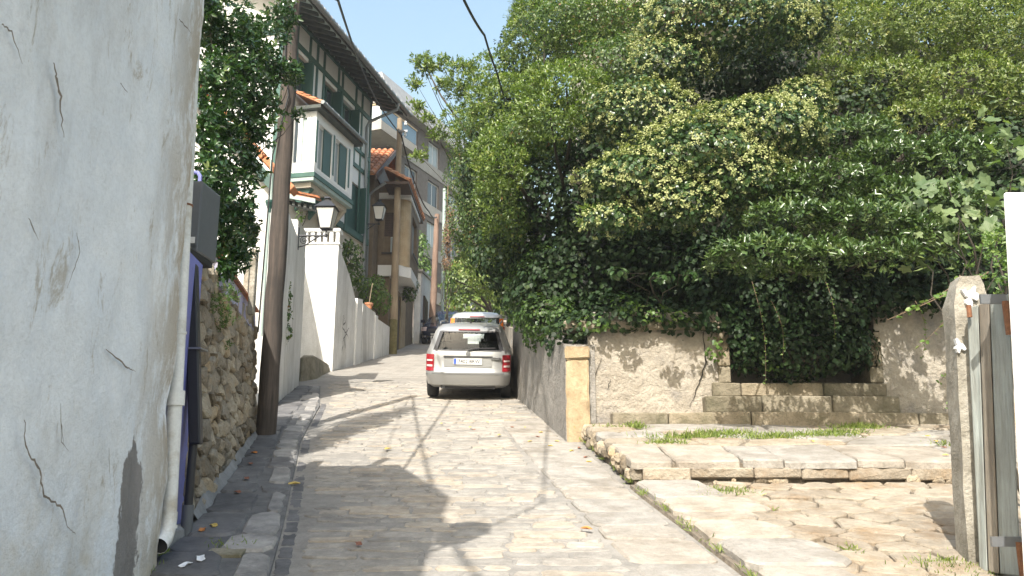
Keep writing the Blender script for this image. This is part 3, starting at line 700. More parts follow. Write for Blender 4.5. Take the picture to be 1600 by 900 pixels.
for u0, u1 in ((0.02, RU), (RU, hL)):
    mb.hexa([HW(u0, -.8, -.06), HW(u1, -.8, -.06), HW(u1, -.8, -6), HW(u0, -.8, -6), HW(u0, wtop(u0) - .02, -.06), HW(u1, wtop(u1) - .02, -.06), HW(u1, wtop(u1) - .02, -6), HW(u0, wtop(u0) - .02, -6)])
mb.build('house_body', 'plaster', house)
for u0, u1, z0, z1 in ((-.12, RU, EAV - .06, RID + .02), (hL + .25, RU, EAV - .12, RID + .02)):
    mb = MB(); mb.hexa([HW(u0, z0, .14), HW(u1, z1, .14), HW(u1, z1, -6.2), HW(u0, z0, -6.2), HW(u0, z0 + .12, .14), HW(u1, z1 + .12, .14), HW(u1, z1 + .12, -6.2), HW(u0, z0 + .12, -6.2)]); mb.build('roof', 'tile', house)
fH = lambda u, z: HW(u, z, .028)
M['crackbrown'] = plain('crack_rust_brown', (.20, .165, .13), .95)
M['bare'] = pm('bare_cement_patch', (.20, .192, .185), (.27, .26, .25), 4, .92, .5, .01, 40, stain=(.165, .155, .145), stain_s=3, streak=True)
cr = [[(38, 655), (40, 700), (62, 735), (68, 775), (98, 795), (105, 822), (118, 835)], [(2, 36), (18, 50), (35, 100)], [(82, 95), (93, 140), (100, 215)], [(280, 30), (299, 52)], [(188, 130), (200, 145)], [(95, 655), (100, 700)],
      [(120, 365), (125, 395), (105, 450)], [(45, 340), (60, 375)], [(95, 630), (96, 690), (107, 705)], [(165, 545), (200, 575), (212, 580)], [(170, 700), (172, 760)]]
for i, pl_ in enumerate(cr):
    ribbon('crack', [hpx(a, b, .028) for a, b in pl_], [.014, .010, .022, .012, .008, .006, .008, .008, .006, .010, .006][i], 'crackbrown', house, fH, 30 + i)
def patch(name, pix, mat, h, seed, jit=.02):
    r = random.Random(seed); P = [hpx(a, b, h) for a, b in pix]; out = []
    for i in range(len(P)):
        a, b = P[i], P[(i + 1) % len(P)]; k = 9
        for q in range(k): t = q / k; out.append((lerp(a[0], b[0], t) + r.uniform(-jit, jit), lerp(a[1], b[1], t) + r.uniform(-jit, jit)))
    mb = MB(); c_ = (sum(p[0] for p in out) / len(out), sum(p[1] for p in out) / len(out)); n = len(out)
    mb.add([HW(u, z, h) for u, z in out] + [HW(u, z, -.03) for u, z in out] + [HW(c_[0], c_[1], h)], [(i, (i + 1) % n, 2 * n) for i in range(n)] + [(i, n + i, n + (i + 1) % n, (i + 1) % n) for i in range(n)])
    return mb.build(name, mat, house)
# downpipe standing on the corner
dp = MB(); PT = PY(307, -40, 5.74); PB = PY(263, 812, 5.74); pr = .052
pip = dp.tube([PT + (PT - PB) * .12, PT.lerp(PB, .5), PB], pr, 14).build('downpipe', 'pipe', house, smooth=True)
PE = PY(254, 852, 5.66)
mb = MB(); mb.tube([PB + Vector((0, 0, .05)), PB, PB.lerp(PE, .35) + Vector((0, 0, -.02)), PB.lerp(PE, .75), PE + Vector((0, -.06, -.0))], [pr * 1.08] * 5, 14, caps=False); mb.build('elbow', 'pipe', pip, smooth=True)
mb = MB(); mb.tube([PE + Vector((0, -.03, .004)), PE + Vector((0, -.025, .004))], pr * .98, 14); mb.build('pipe_mouth', 'black', pip)
for py_, l, rr in ((350, .05, 1.07), (545, .018, 1.12), (632, .10, 1.28), (820, .02, 1.14)):
    c0 = PT.lerp(PB, (py_ + 40) / 852); dd = (PB - PT).normalized()
    mb = MB(); mb.tube([c0, c0 + dd * l], pr * rr, 14); mb.build('collar', 'rust' if py_ == 350 else 'pipe', pip, smooth=True) if py_ != 350 else MB().tube([c0, c0 + dd * .012], pr * 1.13, 14).build('clamp', 'rust', pip)
# wall lantern above the frame, on the same house
def lantern(name, label, foot, head, group, size=1.0, sheet=True):
    """scroll bracket fixed at foot on a wall, lantern standing on the bracket end at head"""
    foot, head = Vector(foot), Vector(head); root = empty(name, foot, label, 'street lamp', group); dirv = head - foot; dirv.z = 0; Lh = dirv.length; dirv.normalize(); S = size
    mb = MB(); mb.hexa([foot + dirv * a + Vector((-dirv.y, dirv.x, 0)) * b + Vector((0, 0, c_)) for c_ in (-.22 * S, .2 * S) for a, b in ((0, -.04), (.02, -.04), (.02, .04), (0, .04))]); mb.build('wall_plate', 'iron', root)
    mb = MB(); mb.tube([foot + Vector((0, 0, .05)), foot + dirv * Lh + Vector((0, 0, .05))], .018 * S, 8)
    mb.tube([foot + Vector((0, 0, -.18 * S)), foot + dirv * Lh * .3 + Vector((0, 0, -.13 * S)), foot + dirv * Lh * .6 + Vector((0, 0, -.02 * S)), foot + dirv * Lh * .8 + Vector((0, 0, .05))], .014 * S, 8); mb.build('bracket', 'iron', root, smooth=True)
    mb = MB(); cc = foot + dirv * Lh * .22 + Vector((0, 0, -.045 * S)); pts = []
    for i in range(26): th = i * .5; r_ = .085 * S * (1 - i / 30); pts.append(cc + dirv * (math.cos(th) * r_) + Vector((0, 0, math.sin(th) * r_)))
    mb.tube(pts, .009 * S, 6); mb.build('scroll', 'iron', root, smooth=True)
    hd_ = Vector((head.x, head.y, foot.z + .05))
    mb = MB(); mb.lathe(hd_, [(.03 * S, -.03), (.03 * S, .03), (.012 * S, .05), (.012 * S, .09 * S), (.075 * S, .11 * S), (.075 * S, .125 * S)], 8); mb.build('stem', 'iron', root, smooth=False)
    b0, b1, w0, w1 = hd_.z + .13 * S, hd_.z + .50 * S, .095 * S, .165 * S
    def cs(w_, z): return [Vector((hd_.x + sx * w_, hd_.y + sy * w_, z)) for sx, sy in ((-1, -1), (1, -1), (1, 1), (-1, 1))]
    B, T = cs(w0, b0), cs(w1, b1)
    for i in range(4):
        j = (i + 1) % 4; mb = MB(); nrm = ((B[j] - B[i]).cross(T[i] - B[i])).normalized() * .006
        mb.hexa([B[i], B[j], B[j] + nrm, B[i] + nrm, T[i], T[j], T[j] + nrm, T[i] + nrm]); mb.build('pane', 'lampglass', root)
        mb = MB(); mb.tube([B[i], T[i]], .011 * S, 5); mb.build('frame_bar', 'iron', root)
    mb = MB()
    for w_, z in ((w0 + .01, b0 - .012), (w1 + .012, b1)): q = cs(w_, z); MB().hexa(q + [p + Vector((0, 0, .018)) for p in q]).build('frame_ring', 'iron', root)
    mb = MB(); q = cs(w1 + .035 * S, b1 + .019); q2 = cs(.055 * S, b1 + .17 * S); mb.hexa(q + q2); q3 = cs(.04 * S, b1 + .171 * S); mb.hexa(q3 + cs(.04 * S, b1 + .21 * S)); mb.hexa(cs(.065 * S, b1 + .211 * S) + cs(.035 * S, b1 + .25 * S)); mb.build('hood', 'iron', root)
    return root
m, nt, bs = newmat('lamp_glass'); M['lampglass'] = m
bs.inputs['Base Color'].default_value = (.75, .74, .70, 1); bs.inputs['Roughness'].default_value = .25; bs.inputs['Alpha'].default_value = .62
lantern('wall_lantern', 'black wall lantern on the near white house, above the picture edge', (-2.1, 3.0, 4.55), (-1.33, 3.05, 4.55), 'street lanterns on scroll brackets')
# ================================================================= BLUE WALL END, METER BOX
bw = empty('blue_wall', (-2.44, 6.2, zr(6.2)), 'narrow blue painted wall behind the white downpipe', 'wall')
mb = MB(); zt, zb = PY(292, 400, 6.3).z, zr(6.2) + .13
mb.hexa([(-2.40, 5.66, zb), (-2.525, 6.60, zb), (-2.75, 6.60, zb), (-2.70, 5.66, zb), (-2.40, 5.66, zt), (-2.525, 6.60, zt), (-2.75, 6.60, zt), (-2.70, 5.66, zt)]); mb.build('painted_face', 'blue', bw)
mb = MB(); mb.hexa([(-2.36, 5.60, zr(5.6) - .05), (-2.40, 6.66, zr(6.6) - .05), (-2.8, 6.66, zr(6.6) - .05), (-2.75, 5.60, zr(5.6) - .05), (-2.39, 5.62, zb - .002), (-2.44, 6.64, zb - .002), (-2.8, 6.64, zb - .002), (-2.75, 5.62, zb - .002)]); mb.build('cement_foot', 'cement', bw, bevel=.03)
for ch, py_ in (('S', 512), ('N', 600)):
    mt = Matrix.Translation(Vector((-2.497, 6.45, PY(295, py_, 6.42).z)) - wloc(bw)) @ Matrix.Rotation(rad(90 + 7.6), 4, 'Z') @ Matrix.Rotation(rad(90), 4, 'X')
    text_part('painted_letter', ch, .13, 'whitetrim', bw, mt)
ub = empty('meter_box', (-2.6, 6.95, zr(6.95)), 'grey electrical box with black cable guard on the stone wall', 'electrical box')
x0, x1 = PY(289, 340, 6.8).x, PY(312, 340, 6.8).x; x2 = PY(326, 340, 7.0).x; z0, z1 = PY(305, 393, 6.8).z, PY(305, 280, 6.8).z
mb = MB(); mb.add([(x0, 6.8, z0), (x1, 6.8, z0), (x2, 6.88, z0 + .01), (x2, 7.25, z0 + .01), (x0, 7.25, z0), (x0, 6.8, z1 - .02), (x1, 6.8, z1 - .01), (x2, 6.88, z1 - .04), (x2, 7.25, z1), (x0, 7.25, z1)], [(4, 3, 2, 1, 0), (5, 6, 7, 8, 9), (0, 1, 6, 5), (1, 2, 7, 6), (2, 3, 8, 7), (3, 4, 9, 8), (4, 0, 5, 9)]); cas = mb.build('casing', 'greybox', ub, bevel=.008)
mb = MB(); mb.box(x0 + .01, x1 - .008, 6.792, 6.799, z0 + .05, z1 - .06); mb.build('door', 'greybox', cas)
mb = MB(); mb.box(x0 + .005, x1 - .02, 6.786, 6.79, z0 + .07, z0 + .125); mb.build('sticker', 'whitetrim', cas)
mb = MB(); mb.box(x0 - .005, x2 - .01, 6.42, 7.2, z0 - .05, z0 - .002); mb.build('base_tray', 'black', ub)
a, b = PY(288, 410, 6.36), PY(306, 410, 6.36); a2, b2 = PY(294, 694, 6.36), PY(313, 694, 6.36)
mb = MB(); mb.hexa([a2, b2, b2 + Vector((-.02, .12, 0)), a2 + Vector((-.02, .12, 0)), a, b, b + Vector((-.02, .12, 0)), a + Vector((-.02, .12, 0))]); mb.build('cable_guard', 'black', ub, bevel=.012)
c0 = (a2 + b2) / 2 + Vector((-.02, .06, 0)); c0.x -= .01; zg = zr(6.42)
mb = MB(); mb.tube([c0 + Vector((0, 0, .02)), Vector((c0.x, c0.y, zg + .22))], .032, 10); mb.build('conduit', 'black', ub, smooth=True)
mb = MB(); mb.tube([Vector((c0.x, c0.y, zg + .23)), Vector((c0.x, c0.y, zg + .0))], .042, 10); mb.build('conduit_foot', 'greybox', ub, smooth=True)
for py_ in (545,): 
    q = PY(301, py_, 6.34); mb = MB(); mb.box(q.x - .06, q.x + .06, 6.345, 6.5, q.z, q.z + .014); mb.build('strap', 'steel', ub)
mb = MB(); t0 = Vector((x0 + .03, 6.98, z1 - .01)); mb.tube([t0, t0 + Vector((0, 0, .10)), t0 + Vector((-.03, .02, .14)), t0 + Vector((-.12, .05, .16))], .018, 8); mb.build('cable_inlet', 'blue', ub, smooth=True)
# ================================================================= RUBBLE WALL
sw = empty('rubble_wall', (-3.0, 9.2, zr(9.2)), 'old rubble stone retaining wall between the meter box and wooden pole', 'wall')
SA, SB = Vector((-2.56, 6.85, 0)), Vector((-3.49, 11.55, 0)); sd = (SB - SA).normalized(); sn = Vector((sd.y, -sd.x, 0)); sL = (SB - SA).length
def SWp(u, z, h=0): return SA + sd * u + sn * (h - .09 * (z - 1.4 - .16 * u)) + Vector((0, 0, z))
def stop(u): return 3.62 + .04 * u
def sbot(u): return zr(6.85 + u * .98) - .05
mb = MB(); nu, nz = 60, 30
for i in range(nu + 1):
    u = -.3 + (sL + .3) * i / nu
    for k in range(nz + 1):
        z = lerp(sbot(u), stop(u), k / nz); mb.v.append(SWp(u, z, -.02 + .02 * noise.noise((u * 5, z * 5, 0)))); mb.t.append(.5)
mb.f = [(i * (nz + 1) + k, (i + 1) * (nz + 1) + k, (i + 1) * (nz + 1) + k + 1, i * (nz + 1) + k + 1) for i in range(nu) for k in range(nz)]
mb.build('mortar_bed', 'rubble_mortar', sw, smooth=True)
mb = MB(); mb.hexa([SWp(-.3, 1.0, -.12), SWp(sL, 1.0, -.12), SWp(sL, 1.0, -.7), SWp(-.3, 1.0, -.7), SWp(-.3, stop(0) - .01, -.06), SWp(sL, stop(sL) - .01, -.06), SWp(sL, stop(sL) - .01, -.6), SWp(-.3, stop(0) - .01, -.6)]); mb.build('wall_core', 'rubble_mortar', sw)
r3 = random.Random(5); pts = []; tries = 0
while len(pts) < 285 and tries < 30000:
    tries += 1; u = r3.uniform(-.25, sL - .02); z = r3.uniform(sbot(u) + .05, stop(u) - .05)
    if all(((u - a) / .23) ** 2 + ((z - b) / .145) ** 2 > 1 for a, b in pts): pts.append((u, z))
for cc in voronoi(pts, [(-.3, 1.1), (sL, 1.98), (sL, stop(sL)), (-.3, stop(0))], .62):
    if not cc: continue
    s = shrink(cc, .008)
    if not s or area(s) < .004: continue
    mb = MB(); h = r3.uniform(.0, .035)
    stone(mb, rough_poly(s, .07, .012, r3), h, .1, .022, .2, r3.random(), lambda u, z, q: SWp(u, z, q + .02 * noise.noise((u * 13, z * 13, 1))), r3.uniform(-.005, .02))
    mb.build('wall_stone', 'rubble', sw)
mb = MB(); ks = 40
for i in range(ks + 1):                       # cement fillet at the foot
    u = lerp(-.1, sL - .1, i / ks); zz = zr(6.85 + u * .98); j = abs(noise.noise((u * 1.3, 0, 0))) * .08
    mb.v += [SWp(u, zz + .09 + j, .03), SWp(u, zz + .04, .07), SWp(u, zz - .02, .12 + j * .3)]; mb.t += [.5] * 3
mb.f = [(3 * i + q, 3 * i + q + 1, 3 * i + q + 4, 3 * i + q + 3) for i in range(ks) for q in (0, 1)]
mb.build('cement_fillet', 'cement', sw, smooth=True)
mb = MB(); u0, u1 = 1.5, sL + .05                                      # lilac rendered upper band with tile coping
mb.hexa([SWp(u0, stop(u0) - .12, .02), SWp(u1, stop(u1) - .25, .02), SWp(u1, stop(u1) - .25, -.3), SWp(u0, stop(u0) - .12, -.3), SWp(u0, stop(u0) + .15, .02), SWp(u1, stop(u1) + .05, .02), SWp(u1, stop(u1) + .05, -.3), SWp(u0, stop(u0) + .15, -.3)]); mb.build('painted_band', 'lilac', sw)
nt_ = 11
for i in range(nt_):
    a, b = lerp(u0, u1, i / nt_), lerp(u0, u1, (i + 1) / nt_); za, zb_ = stop(a) + .155 - .1 * i / nt_, stop(b) + .155 - .1 * (i + 1) / nt_
    mb = MB(); mb.hexa([SWp(a + .005, za, .07), SWp(b - .005, zb_, .07), SWp(b - .005, zb_, -.3), SWp(a + .005, za, -.3), SWp(a + .005, za + .035, .07), SWp(b - .005, zb_ + .035, .07), SWp(b - .005, zb_ + .05, -.3), SWp(a + .005, za + .05, -.3)], rnd.random()); mb.build('coping_tile', 'tile', sw)
for k, (px, ph) in enumerate(((389, 392), (399, 390))):                # short concrete fence posts behind the coping
    q = PY(px, ph, 10.8 - .5 * k); mb = MB(); mb.box(q.x - .035, q.x + .035, q.y - .05, q.y + .05, 3.6, q.z)
    setp(mb.build('fence_post', 'concrete', bevel=.008), 'short concrete fence post behind the wooden pole, %s of two' % ('left' if k == 0 else 'right'), 'post', 'short concrete posts in the raised garden')
gd = MB(); gd.hexa([SWp(-.3, 2, -.3), SWp(sL + 2, 2, -.3), (-9, 14, 2), (-9, 6, 2), SWp(-.3, 3.55, -.3), SWp(sL + 2, 3.7, -.3), (-9, 14, 4.0), (-9, 6, 3.8)]); setp(gd.build('raised_garden', 'soil'), 'raised garden soil behind the rubble wall', 'garden', kind='structure')
# ================================================================= WOODEN POLES
def pole(name, label, base, top, r0, r1, mat, group, seed=1):
    base, top = Vector(base), Vector(top); r = random.Random(seed); root = empty(name, base, label, 'utility pole', group); mb = MB(); k = 14
    mb.tube([base.lerp(top, i / k) + Vector((r.uniform(-.01, .01), r.uniform(-.01, .01), -.15 if i == 0 else 0)) for i in range(k + 1)], [lerp(r0, r1, i / k) * r.uniform(.97, 1.03) for i in range(k + 1)], 14, jit=.03)
    mb.build('shaft', mat, root, smooth=True); return root
p1b, p1t = Vector((-3.25, 11.14, zr(11.14))), PY(459, 2, 11.14)
p1 = pole('wooden_pole', 'dark brown wooden pole in front of the camellia and white wall', p1b, p1t, .135, .102, 'pole', 'wooden utility poles')
top = wloc(p1) ; 
for i, (dx, dz) in enumerate(((-.11, -.25), (.03, -.12), (-.1, -.75))):
    q = p1t + Vector((dx, -.12, dz)); mb = MB(); mb.lathe(q, [(.02, 0), (.045, .015), (.045, .05), (.025, .06), (.04, .075), (.03, .11)], 8); mb.build('insulator', 'iron' if i != 1 else 'glassfrost', p1, smooth=True)
mb = MB(); q0 = p1t.lerp(p1b, .09); mb.tube([q0 + Vector((-.05, -.125, 0)), q0 + Vector((-.03, -.135, -.5)), q0 + Vector((.05, -.14, -1.0)), q0 + Vector((-.12, -.15, -1.9)), q0 + Vector((-.17, -.12, -4.4))], .012, 6); mb.build('cable_run', 'cable', p1, smooth=True)
p2b, p2t = Vector((-4.5, 31.1, zr(31.1))), PY(625, 186, 31.1)
p2 = pole('wooden_pole', 'pale wooden pole with mossy foot beside the brown house', p2b, p2t, .165, .105, 'polelight', 'wooden utility poles', 2)
mb = MB(); mb.tube([p2b + Vector((0, 0, -.05)), p2b + Vector((.0, 0, .7)), p2b + Vector((.0, 0, 1.3))], [.175, .172, .166], 14, caps=False); M['moss'] = pm('mossy_wood', (.14, .125, .05), (.22, .19, .09), 8, .95, .6, .01, 40); mb.build('mossy_foot', 'moss', p2, smooth=True)
for py_, dx in ((213, .2), (196, .22)): q = PY(625, py_, 30.95); q.x += dx; MB().lathe(q, [(.03, 0), (.06, .02), (.06, .08), (.04, .1), (.055, .13), (.03, .18)], 8).build('insulator', 'glassfrost', p2)
mb = MB(); q = PY(625, 205, 30.95); mb.box(q.x - .05, q.x + .3, 30.9, 30.98, q.z - .04, q.z + .04); mb.build('crossarm', 'steel', p2)
p3b = PR(674, 536); p3t = PY(683, 335, p3b.y)
p3 = pole('wooden_pole', 'reddish wooden pole behind the dark blue car', p3b, p3t, .19, .13, 'polered', 'wooden utility poles', 3)
q = PY(694, 330, p3b.y + 1); mb = MB(); mb.tube([Vector((q.x, q.y, zr(q.y) - .1)), Vector((q.x, q.y, PY(694, 295, q.y).z))], .09, 10); setp(mb.build('metal_pole', 'greenpale', smooth=True), 'slim pale green metal pole next to the reddish wooden pole', 'pole')
# ================================================================= CABLES
def cable(label, pts, sag, r, name='overhead_cable', k=12):
    out = []
    for i in range(len(pts) - 1):
        a, b = Vector(pts[i]), Vector(pts[i + 1])
        for q in range(k): t = q / k; p = a.lerp(b, t); p.z -= sag * 4 * t * (1 - t); out.append(p)
    out.append(Vector(pts[-1])); mb = MB(); mb.tube(out, r, 6); return setp(mb.build(name, 'cable', smooth=True), label, 'cable', 'overhead cables')
w2 = p2t + Vector((.1, -.15, -.75))
cable('thick black cable crossing the sky from the pale pole past the green eave', [w2, PY(590, 160, 27), PY(566, 108, 20), PY(528, 0, 10.5), (-2.05, 4.6, 5.2)], .05, .021)
cable('black cable entering the shrubs at the top of the sky', [PY(800, 190, 15.5), PY(776, 112, 13.5), PY(757, 55, 11.3), PY(725, 0, 9), (-1.2, 2, 7.3), (-2.0, 1.0, 6.2)], .03, .018)
cable('slack cable from the pale pole down to the reddish pole', [w2, PY(650, 290, 34), PY(670, 330, 36.5), p3t + Vector((0, -.2, -.2))], .15, .03)
cable('cable from the dark wooden pole back over the near house', [p1t + Vector((.0, -.1, -.1)), (-2.2, 1.2, 7.75), (-1.9, -1.2, 8.0), (-1.6, -5, 8.4)], .1, .026)
cable('second cable from the dark wooden pole back over the near house', [p1t + Vector((.0, -.1, -.35)), (-2.7, 1.0, 7.3), (-2.4, -4, 8.0)], .1, .012)
# ================================================================= GATE POST, DOOR, WHITE PILLAR (right)
gp = empty('gate_post', (3.02, 5.7, zr(5.7)), 'weathered concrete gate post with white paint splashes', 'gate post')
A0, A1 = PY(1490, 450, 5.6), PY(1549, 450, 5.6); B0, B1 = PY(1514, 905, 5.6), PY(1560, 905, 5.6)
zt = PY(1520, 430, 5.6).z; zb = zr(5.6) - .1
B0 = A0.lerp(B0, (A0.z - zb) / (A0.z - B0.z)); B1 = A1.lerp(B1, (A1.z - zb) / (A1.z - B1.z))
mb = MB(); dpt = Vector((.05, .24, 0)); hgt = [0, .5, .9, .965, 1.0]; ins = [0, 0, 0, .15, .32]; fr, bk_ = [], []
for t, i_ in zip(hgt, ins):
    z = lerp(zb, zt, t); l = B0.lerp(A0, min(1, t)); r_ = B1.lerp(A1, min(1, t)); wv = r_ - l; l = l + wv * i_ * .7; r_ = r_ - wv * i_
    for p in (l, r_): p.z = z
    fr.append((l, r_)); bk_.append((l + dpt, r_ + dpt))
vs = []; 
for (l, r_), (l2, r2_) in zip(fr, bk_): vs += [l, r_, r2_, l2]
fs = [(0, 3, 2, 1), (16, 17, 18, 19)]
for i in range(4):
    for q in range(4): fs.append((4 * i + q, 4 * i + (q + 1) % 4, 4 * i + 4 + (q + 1) % 4, 4 * i + 4 + q))
bm = bmesh.new(); vv = [bm.verts.new(v) for v in vs]; [bm.faces.new([vv[i] for i in f]) for f in fs]
bmesh.ops.subdivide_edges(bm, edges=bm.edges[:], cuts=4, use_grid_fill=True)
for v in bm.verts: v.co += Vector((noise.noise(v.co * 7), noise.noise(v.co * 7 + Vector((5, 0, 0))), noise.noise(v.co * 6 + Vector((0, 5, 0))))) * .012
mb = MB(); bm.verts.index_update(); mb.add([v.co.copy() for v in bm.verts], [[v.index for v in f.verts] for f in bm.faces]); bm.free(); mb.build('shaft', 'concrete', gp, smooth=True)
def splat(px, py, r_, seed, Y=5.575):
    r = random.Random(seed); q = PY(px, py, Y); n = 18; mb = MB(); ring = []
    for i in range(n): th = 2 * math.pi * i / n; k = r_ * (.72 + .28 * math.sin(3 * th + seed) + .22 * math.sin(5 * th + 2 * seed) + r.uniform(-.12, .12)); ring.append(q + Vector((math.cos(th) * k * .8, 0, math.sin(th) * k)))
    mb.add([q + Vector((0, -.006, 0))] + ring + [p + Vector((0, .03, 0)) for p in ring], [(0, 1 + (i + 1) % n, 1 + i) for i in range(n)] + [(1 + i, 1 + (i + 1) % n, 1 + n + (i + 1) % n, 1 + n + i) for i in range(n)]); mb.build('paint_splash', 'whitetrim', gp)
splat(1516, 465, .068, 1); splat(1500, 541, .05, 2); splat(1522, 458, .05, 4)
gt = empty('plank_door', (3.1, 5.35, zr(5.35)), 'weathered grey green plank door hung on rusty hinges', 'door')
edges_t = [(1508, 483), (1541, 474), (1571, 461)]; edges_b = [(1531, 893), (1556, 897), (1592, 899)]; Yt = [5.50, 5.33, 5.15]
edges_t = [(1510, 482), (1529, 477), (1546, 473), (1577, 459)]; edges_b = [(1530, 890), (1544, 893), (1562, 896), (1594, 900)]; Yt = [5.50, 5.42, 5.33, 5.16]
for i in range(3):
    a, b = PY(*edges_t[i], Yt[i]), PY(*edges_t[i + 1], Yt[i + 1]); c0, d0 = PY(*edges_b[i], Yt[i]), PY(*edges_b[i + 1], Yt[i + 1]); off = Vector((.03, .04, 0)); g = .02 + .012 * (i % 2)
    wv = (b - a).normalized() * .004; sh = Vector((-.5, -.86, 0)) * g
    mb = MB(); mb.hexa([c0 + wv + sh, d0 - wv + sh, d0 - wv + off, c0 + wv + off, a + wv + sh, b - wv + sh, b - wv + off, a + wv + off]); mb.build('plank', 'plank' if i != 1 else 'plankbrown', gt, bevel=.006)
for (px, py, Y, sx, sz) in ((1560, 468, 5.12, .12, .03), (1590, 846, 5.05, .16, .028)):
    q = PY(px, py, Y); mb = MB(); mb.box(q.x - sx, q.x + .04, q.y - .02, q.y, q.z - sz, q.z + sz); hg = mb.build('hinge_strap', 'steel', gt)
    mb = MB(); q2 = PY(px + (12 if py < 600 else 4), py + 15, Y - .02); mb.tube([q2 + Vector((0, 0, .05)), q2 - Vector((0, 0, .16))], .02, 8); mb.build('hinge_pin', 'rust', hg, smooth=True)
q = PY(1514, 484, 5.42); mb = MB(); mb.tube([q + Vector((0, 0, .03)), q - Vector((0, 0, .05))], .016, 8); mb.build('bolt', 'rust', gt, smooth=True)
wp = MB(); a0, a1 = PY(1568, 300, 4.6), PY(1600, 905, 4.6); a1 = a0.lerp(a1, (a0.z - zr(4.6) + .1) / (a0.z - a1.z))
wp.hexa([a1, a1 + Vector((.8, 0, 0)), a1 + Vector((1.0, .3, 0)), a1 + Vector((.21, .3, 0)), a0, a0 + Vector((.8, 0, 0)), a0 + Vector((1.0, .3, 0)), a0 + Vector((.21, .3, 0))])
setp(wp.build('white_pillar', 'white', bevel=.01), 'smooth white pillar at the right picture edge beside the plank door', 'pillar')
# ================================================================= WHITE ANNEX WITH TILED VERGE
def wall_open(mb, F, u0, u1, z0, z1, n0, n1, ops):
    U = sorted({u0, u1, *[o[0] for o in ops], *[o[1] for o in ops]}); Z = sorted({z0, z1, *[o[2] for o in ops], *[o[3] for o in ops]})
    for a, b in zip(U[:-1], U[1:]):
        for c_, d_ in zip(Z[:-1], Z[1:]):
            mu, mz = (a + b) / 2, (c_ + d_) / 2
            if any(o[0] < mu < o[1] and o[2] < mz < o[3] for o in ops): continue
            F.box(mb, a, b, c_, d_, n0, n1)
    return mb
def barrel(mb, A, B, up, r_, n=6, k=1, t=None):
    """half-round tile course from A (eave) to B (ridge)"""
    A, B, up = Vector(A), Vector(B), Vector(up).normalized(); d = (B - A).normalized(); s = d.cross(up).normalized(); up = s.cross(d)
    for q in range(k):
        a = A.lerp(B, q / k) + up * .02 * 0; b = A.lerp(B, (q + 1) / k + (.04 if q < k - 1 else 0)); vs = []
        for p, rr, lift in ((a, r_, .025), (b, r_ * .8, -.005)):
            for i in range(n + 1): th = math.pi * i / n; vs.append(p + s * (math.cos(th) * rr) + up * (math.sin(th) * rr * .8 + lift))
        mb.add(vs, [(i, i + 1, n + 2 + i, n + 1 + i) for i in range(n)] + [tuple(range(n + 1))[::-1]], rnd.random() if t is None else t)
def tiled(parent, name, A0, A1, B0, B1, pitch=.22, rows=8, thick=.06):
    """sloping slab A0-A1 (eave) to B0-B1 (ridge) carrying half-round tile courses"""
    A0, A1, B0, B1 = map(Vector, (A0, A1, B0, B1)); nn = (A1 - A0).cross(B0 - A0).normalized()
    if nn.z < 0: nn = -nn
    mb = MB(); mb.hexa([A0 - nn * thick, A1 - nn * thick, B1 - nn * thick, B0 - nn * thick, A0, A1, B1, B0], .3); mb.build(name + '_deck', 'tile', parent)
    n = max(2, int((A1 - A0).length / pitch)); mb = MB()
    for i in range(n): f = (i + .5) / n; barrel(mb, A0.lerp(A1, f), B0.lerp(B1, f), nn, pitch * .46, 6, rows)
    return mb.build(name, 'tile', parent, smooth=True, kind='stuff')
ax = empty('white_annex', (-5, 15, zr(15)), 'white annex with orange tile verge behind the dark wooden pole', 'outbuilding')
FA = Fr((-4.05, 14.2), (-.63, 4.1))
mb = MB(); mb.hexa([FA.p(0, 0, 2.3), FA.p(4.15, 0, 2.9), FA.p(4.15, -.3, 2.9), FA.p(0, -.3, 2.3), FA.p(0, 0, 6.35), FA.p(4.15, 0, 6.35), FA.p(4.15, -.3, 6.35), FA.p(0, -.3, 6.35)]); mb.build('street_wall', 'white', ax)
mb = MB(); v0 = [(-4.052, 14.19), (-7.2, 14.19)]
mb.add([(-4.05, 14.2, 2.3), (-7.2, 14.2, 2.3), (-7.2, 14.2, 9.9), (-4.05, 14.2, 6.36), (-4.85, 18.2, 2.6), (-7.4, 18.2, 2.6), (-7.4, 18.2, 9.9), (-4.85, 18.2, 6.36)], [(0, 3, 2, 1), (4, 5, 6, 7), (1, 2, 6, 5), (2, 3, 7, 6), (0, 1, 5, 4)]); mb.build('gable_wall', 'white', ax)
mb = MB(); mb.hexa([(-4.06, 14.08, 6.33), (-7.2, 14.08, 9.95), (-7.2, 18.0, 9.95), (-4.72, 18.0, 6.33), (-4.06, 14.08, 6.47), (-7.2, 14.08, 10.09), (-7.2, 18.0, 10.09), (-4.72, 18.0, 6.47)]); mb.build('roof_deck', 'eave', ax)
mb = MB(); mb.hexa([(-3.99, 14.04, 6.20), (-7.2, 14.04, 9.8), (-7.2, 14.075, 9.8), (-3.99, 14.075, 6.20), (-3.99, 14.04, 6.47), (-7.2, 14.04, 10.08), (-7.2, 14.075, 10.08), (-3.99, 14.075, 6.47)]); mb.build('barge_board', 'greendark', ax)
for i in range(12):
    t0, t1 = i / 12, (i + .96) / 12; a = Vector((-3.93, 14.0, 6.49)).lerp(Vector((-7.2, 14.0, 10.12)), t0); b = Vector((-3.93, 14.0, 6.49)).lerp(Vector((-7.2, 14.0, 10.12)), t1)
    mb = MB(); o = Vector((0, .32, 0)); up = Vector((.09, 0, .08)); mb.hexa([a, b, b + o, a + o, a + up + Vector((0, 0, .02)), b + up, b + o + up, a + o + up], rnd.random()); mb.build('verge_tile', 'tile', ax, bevel=.015)
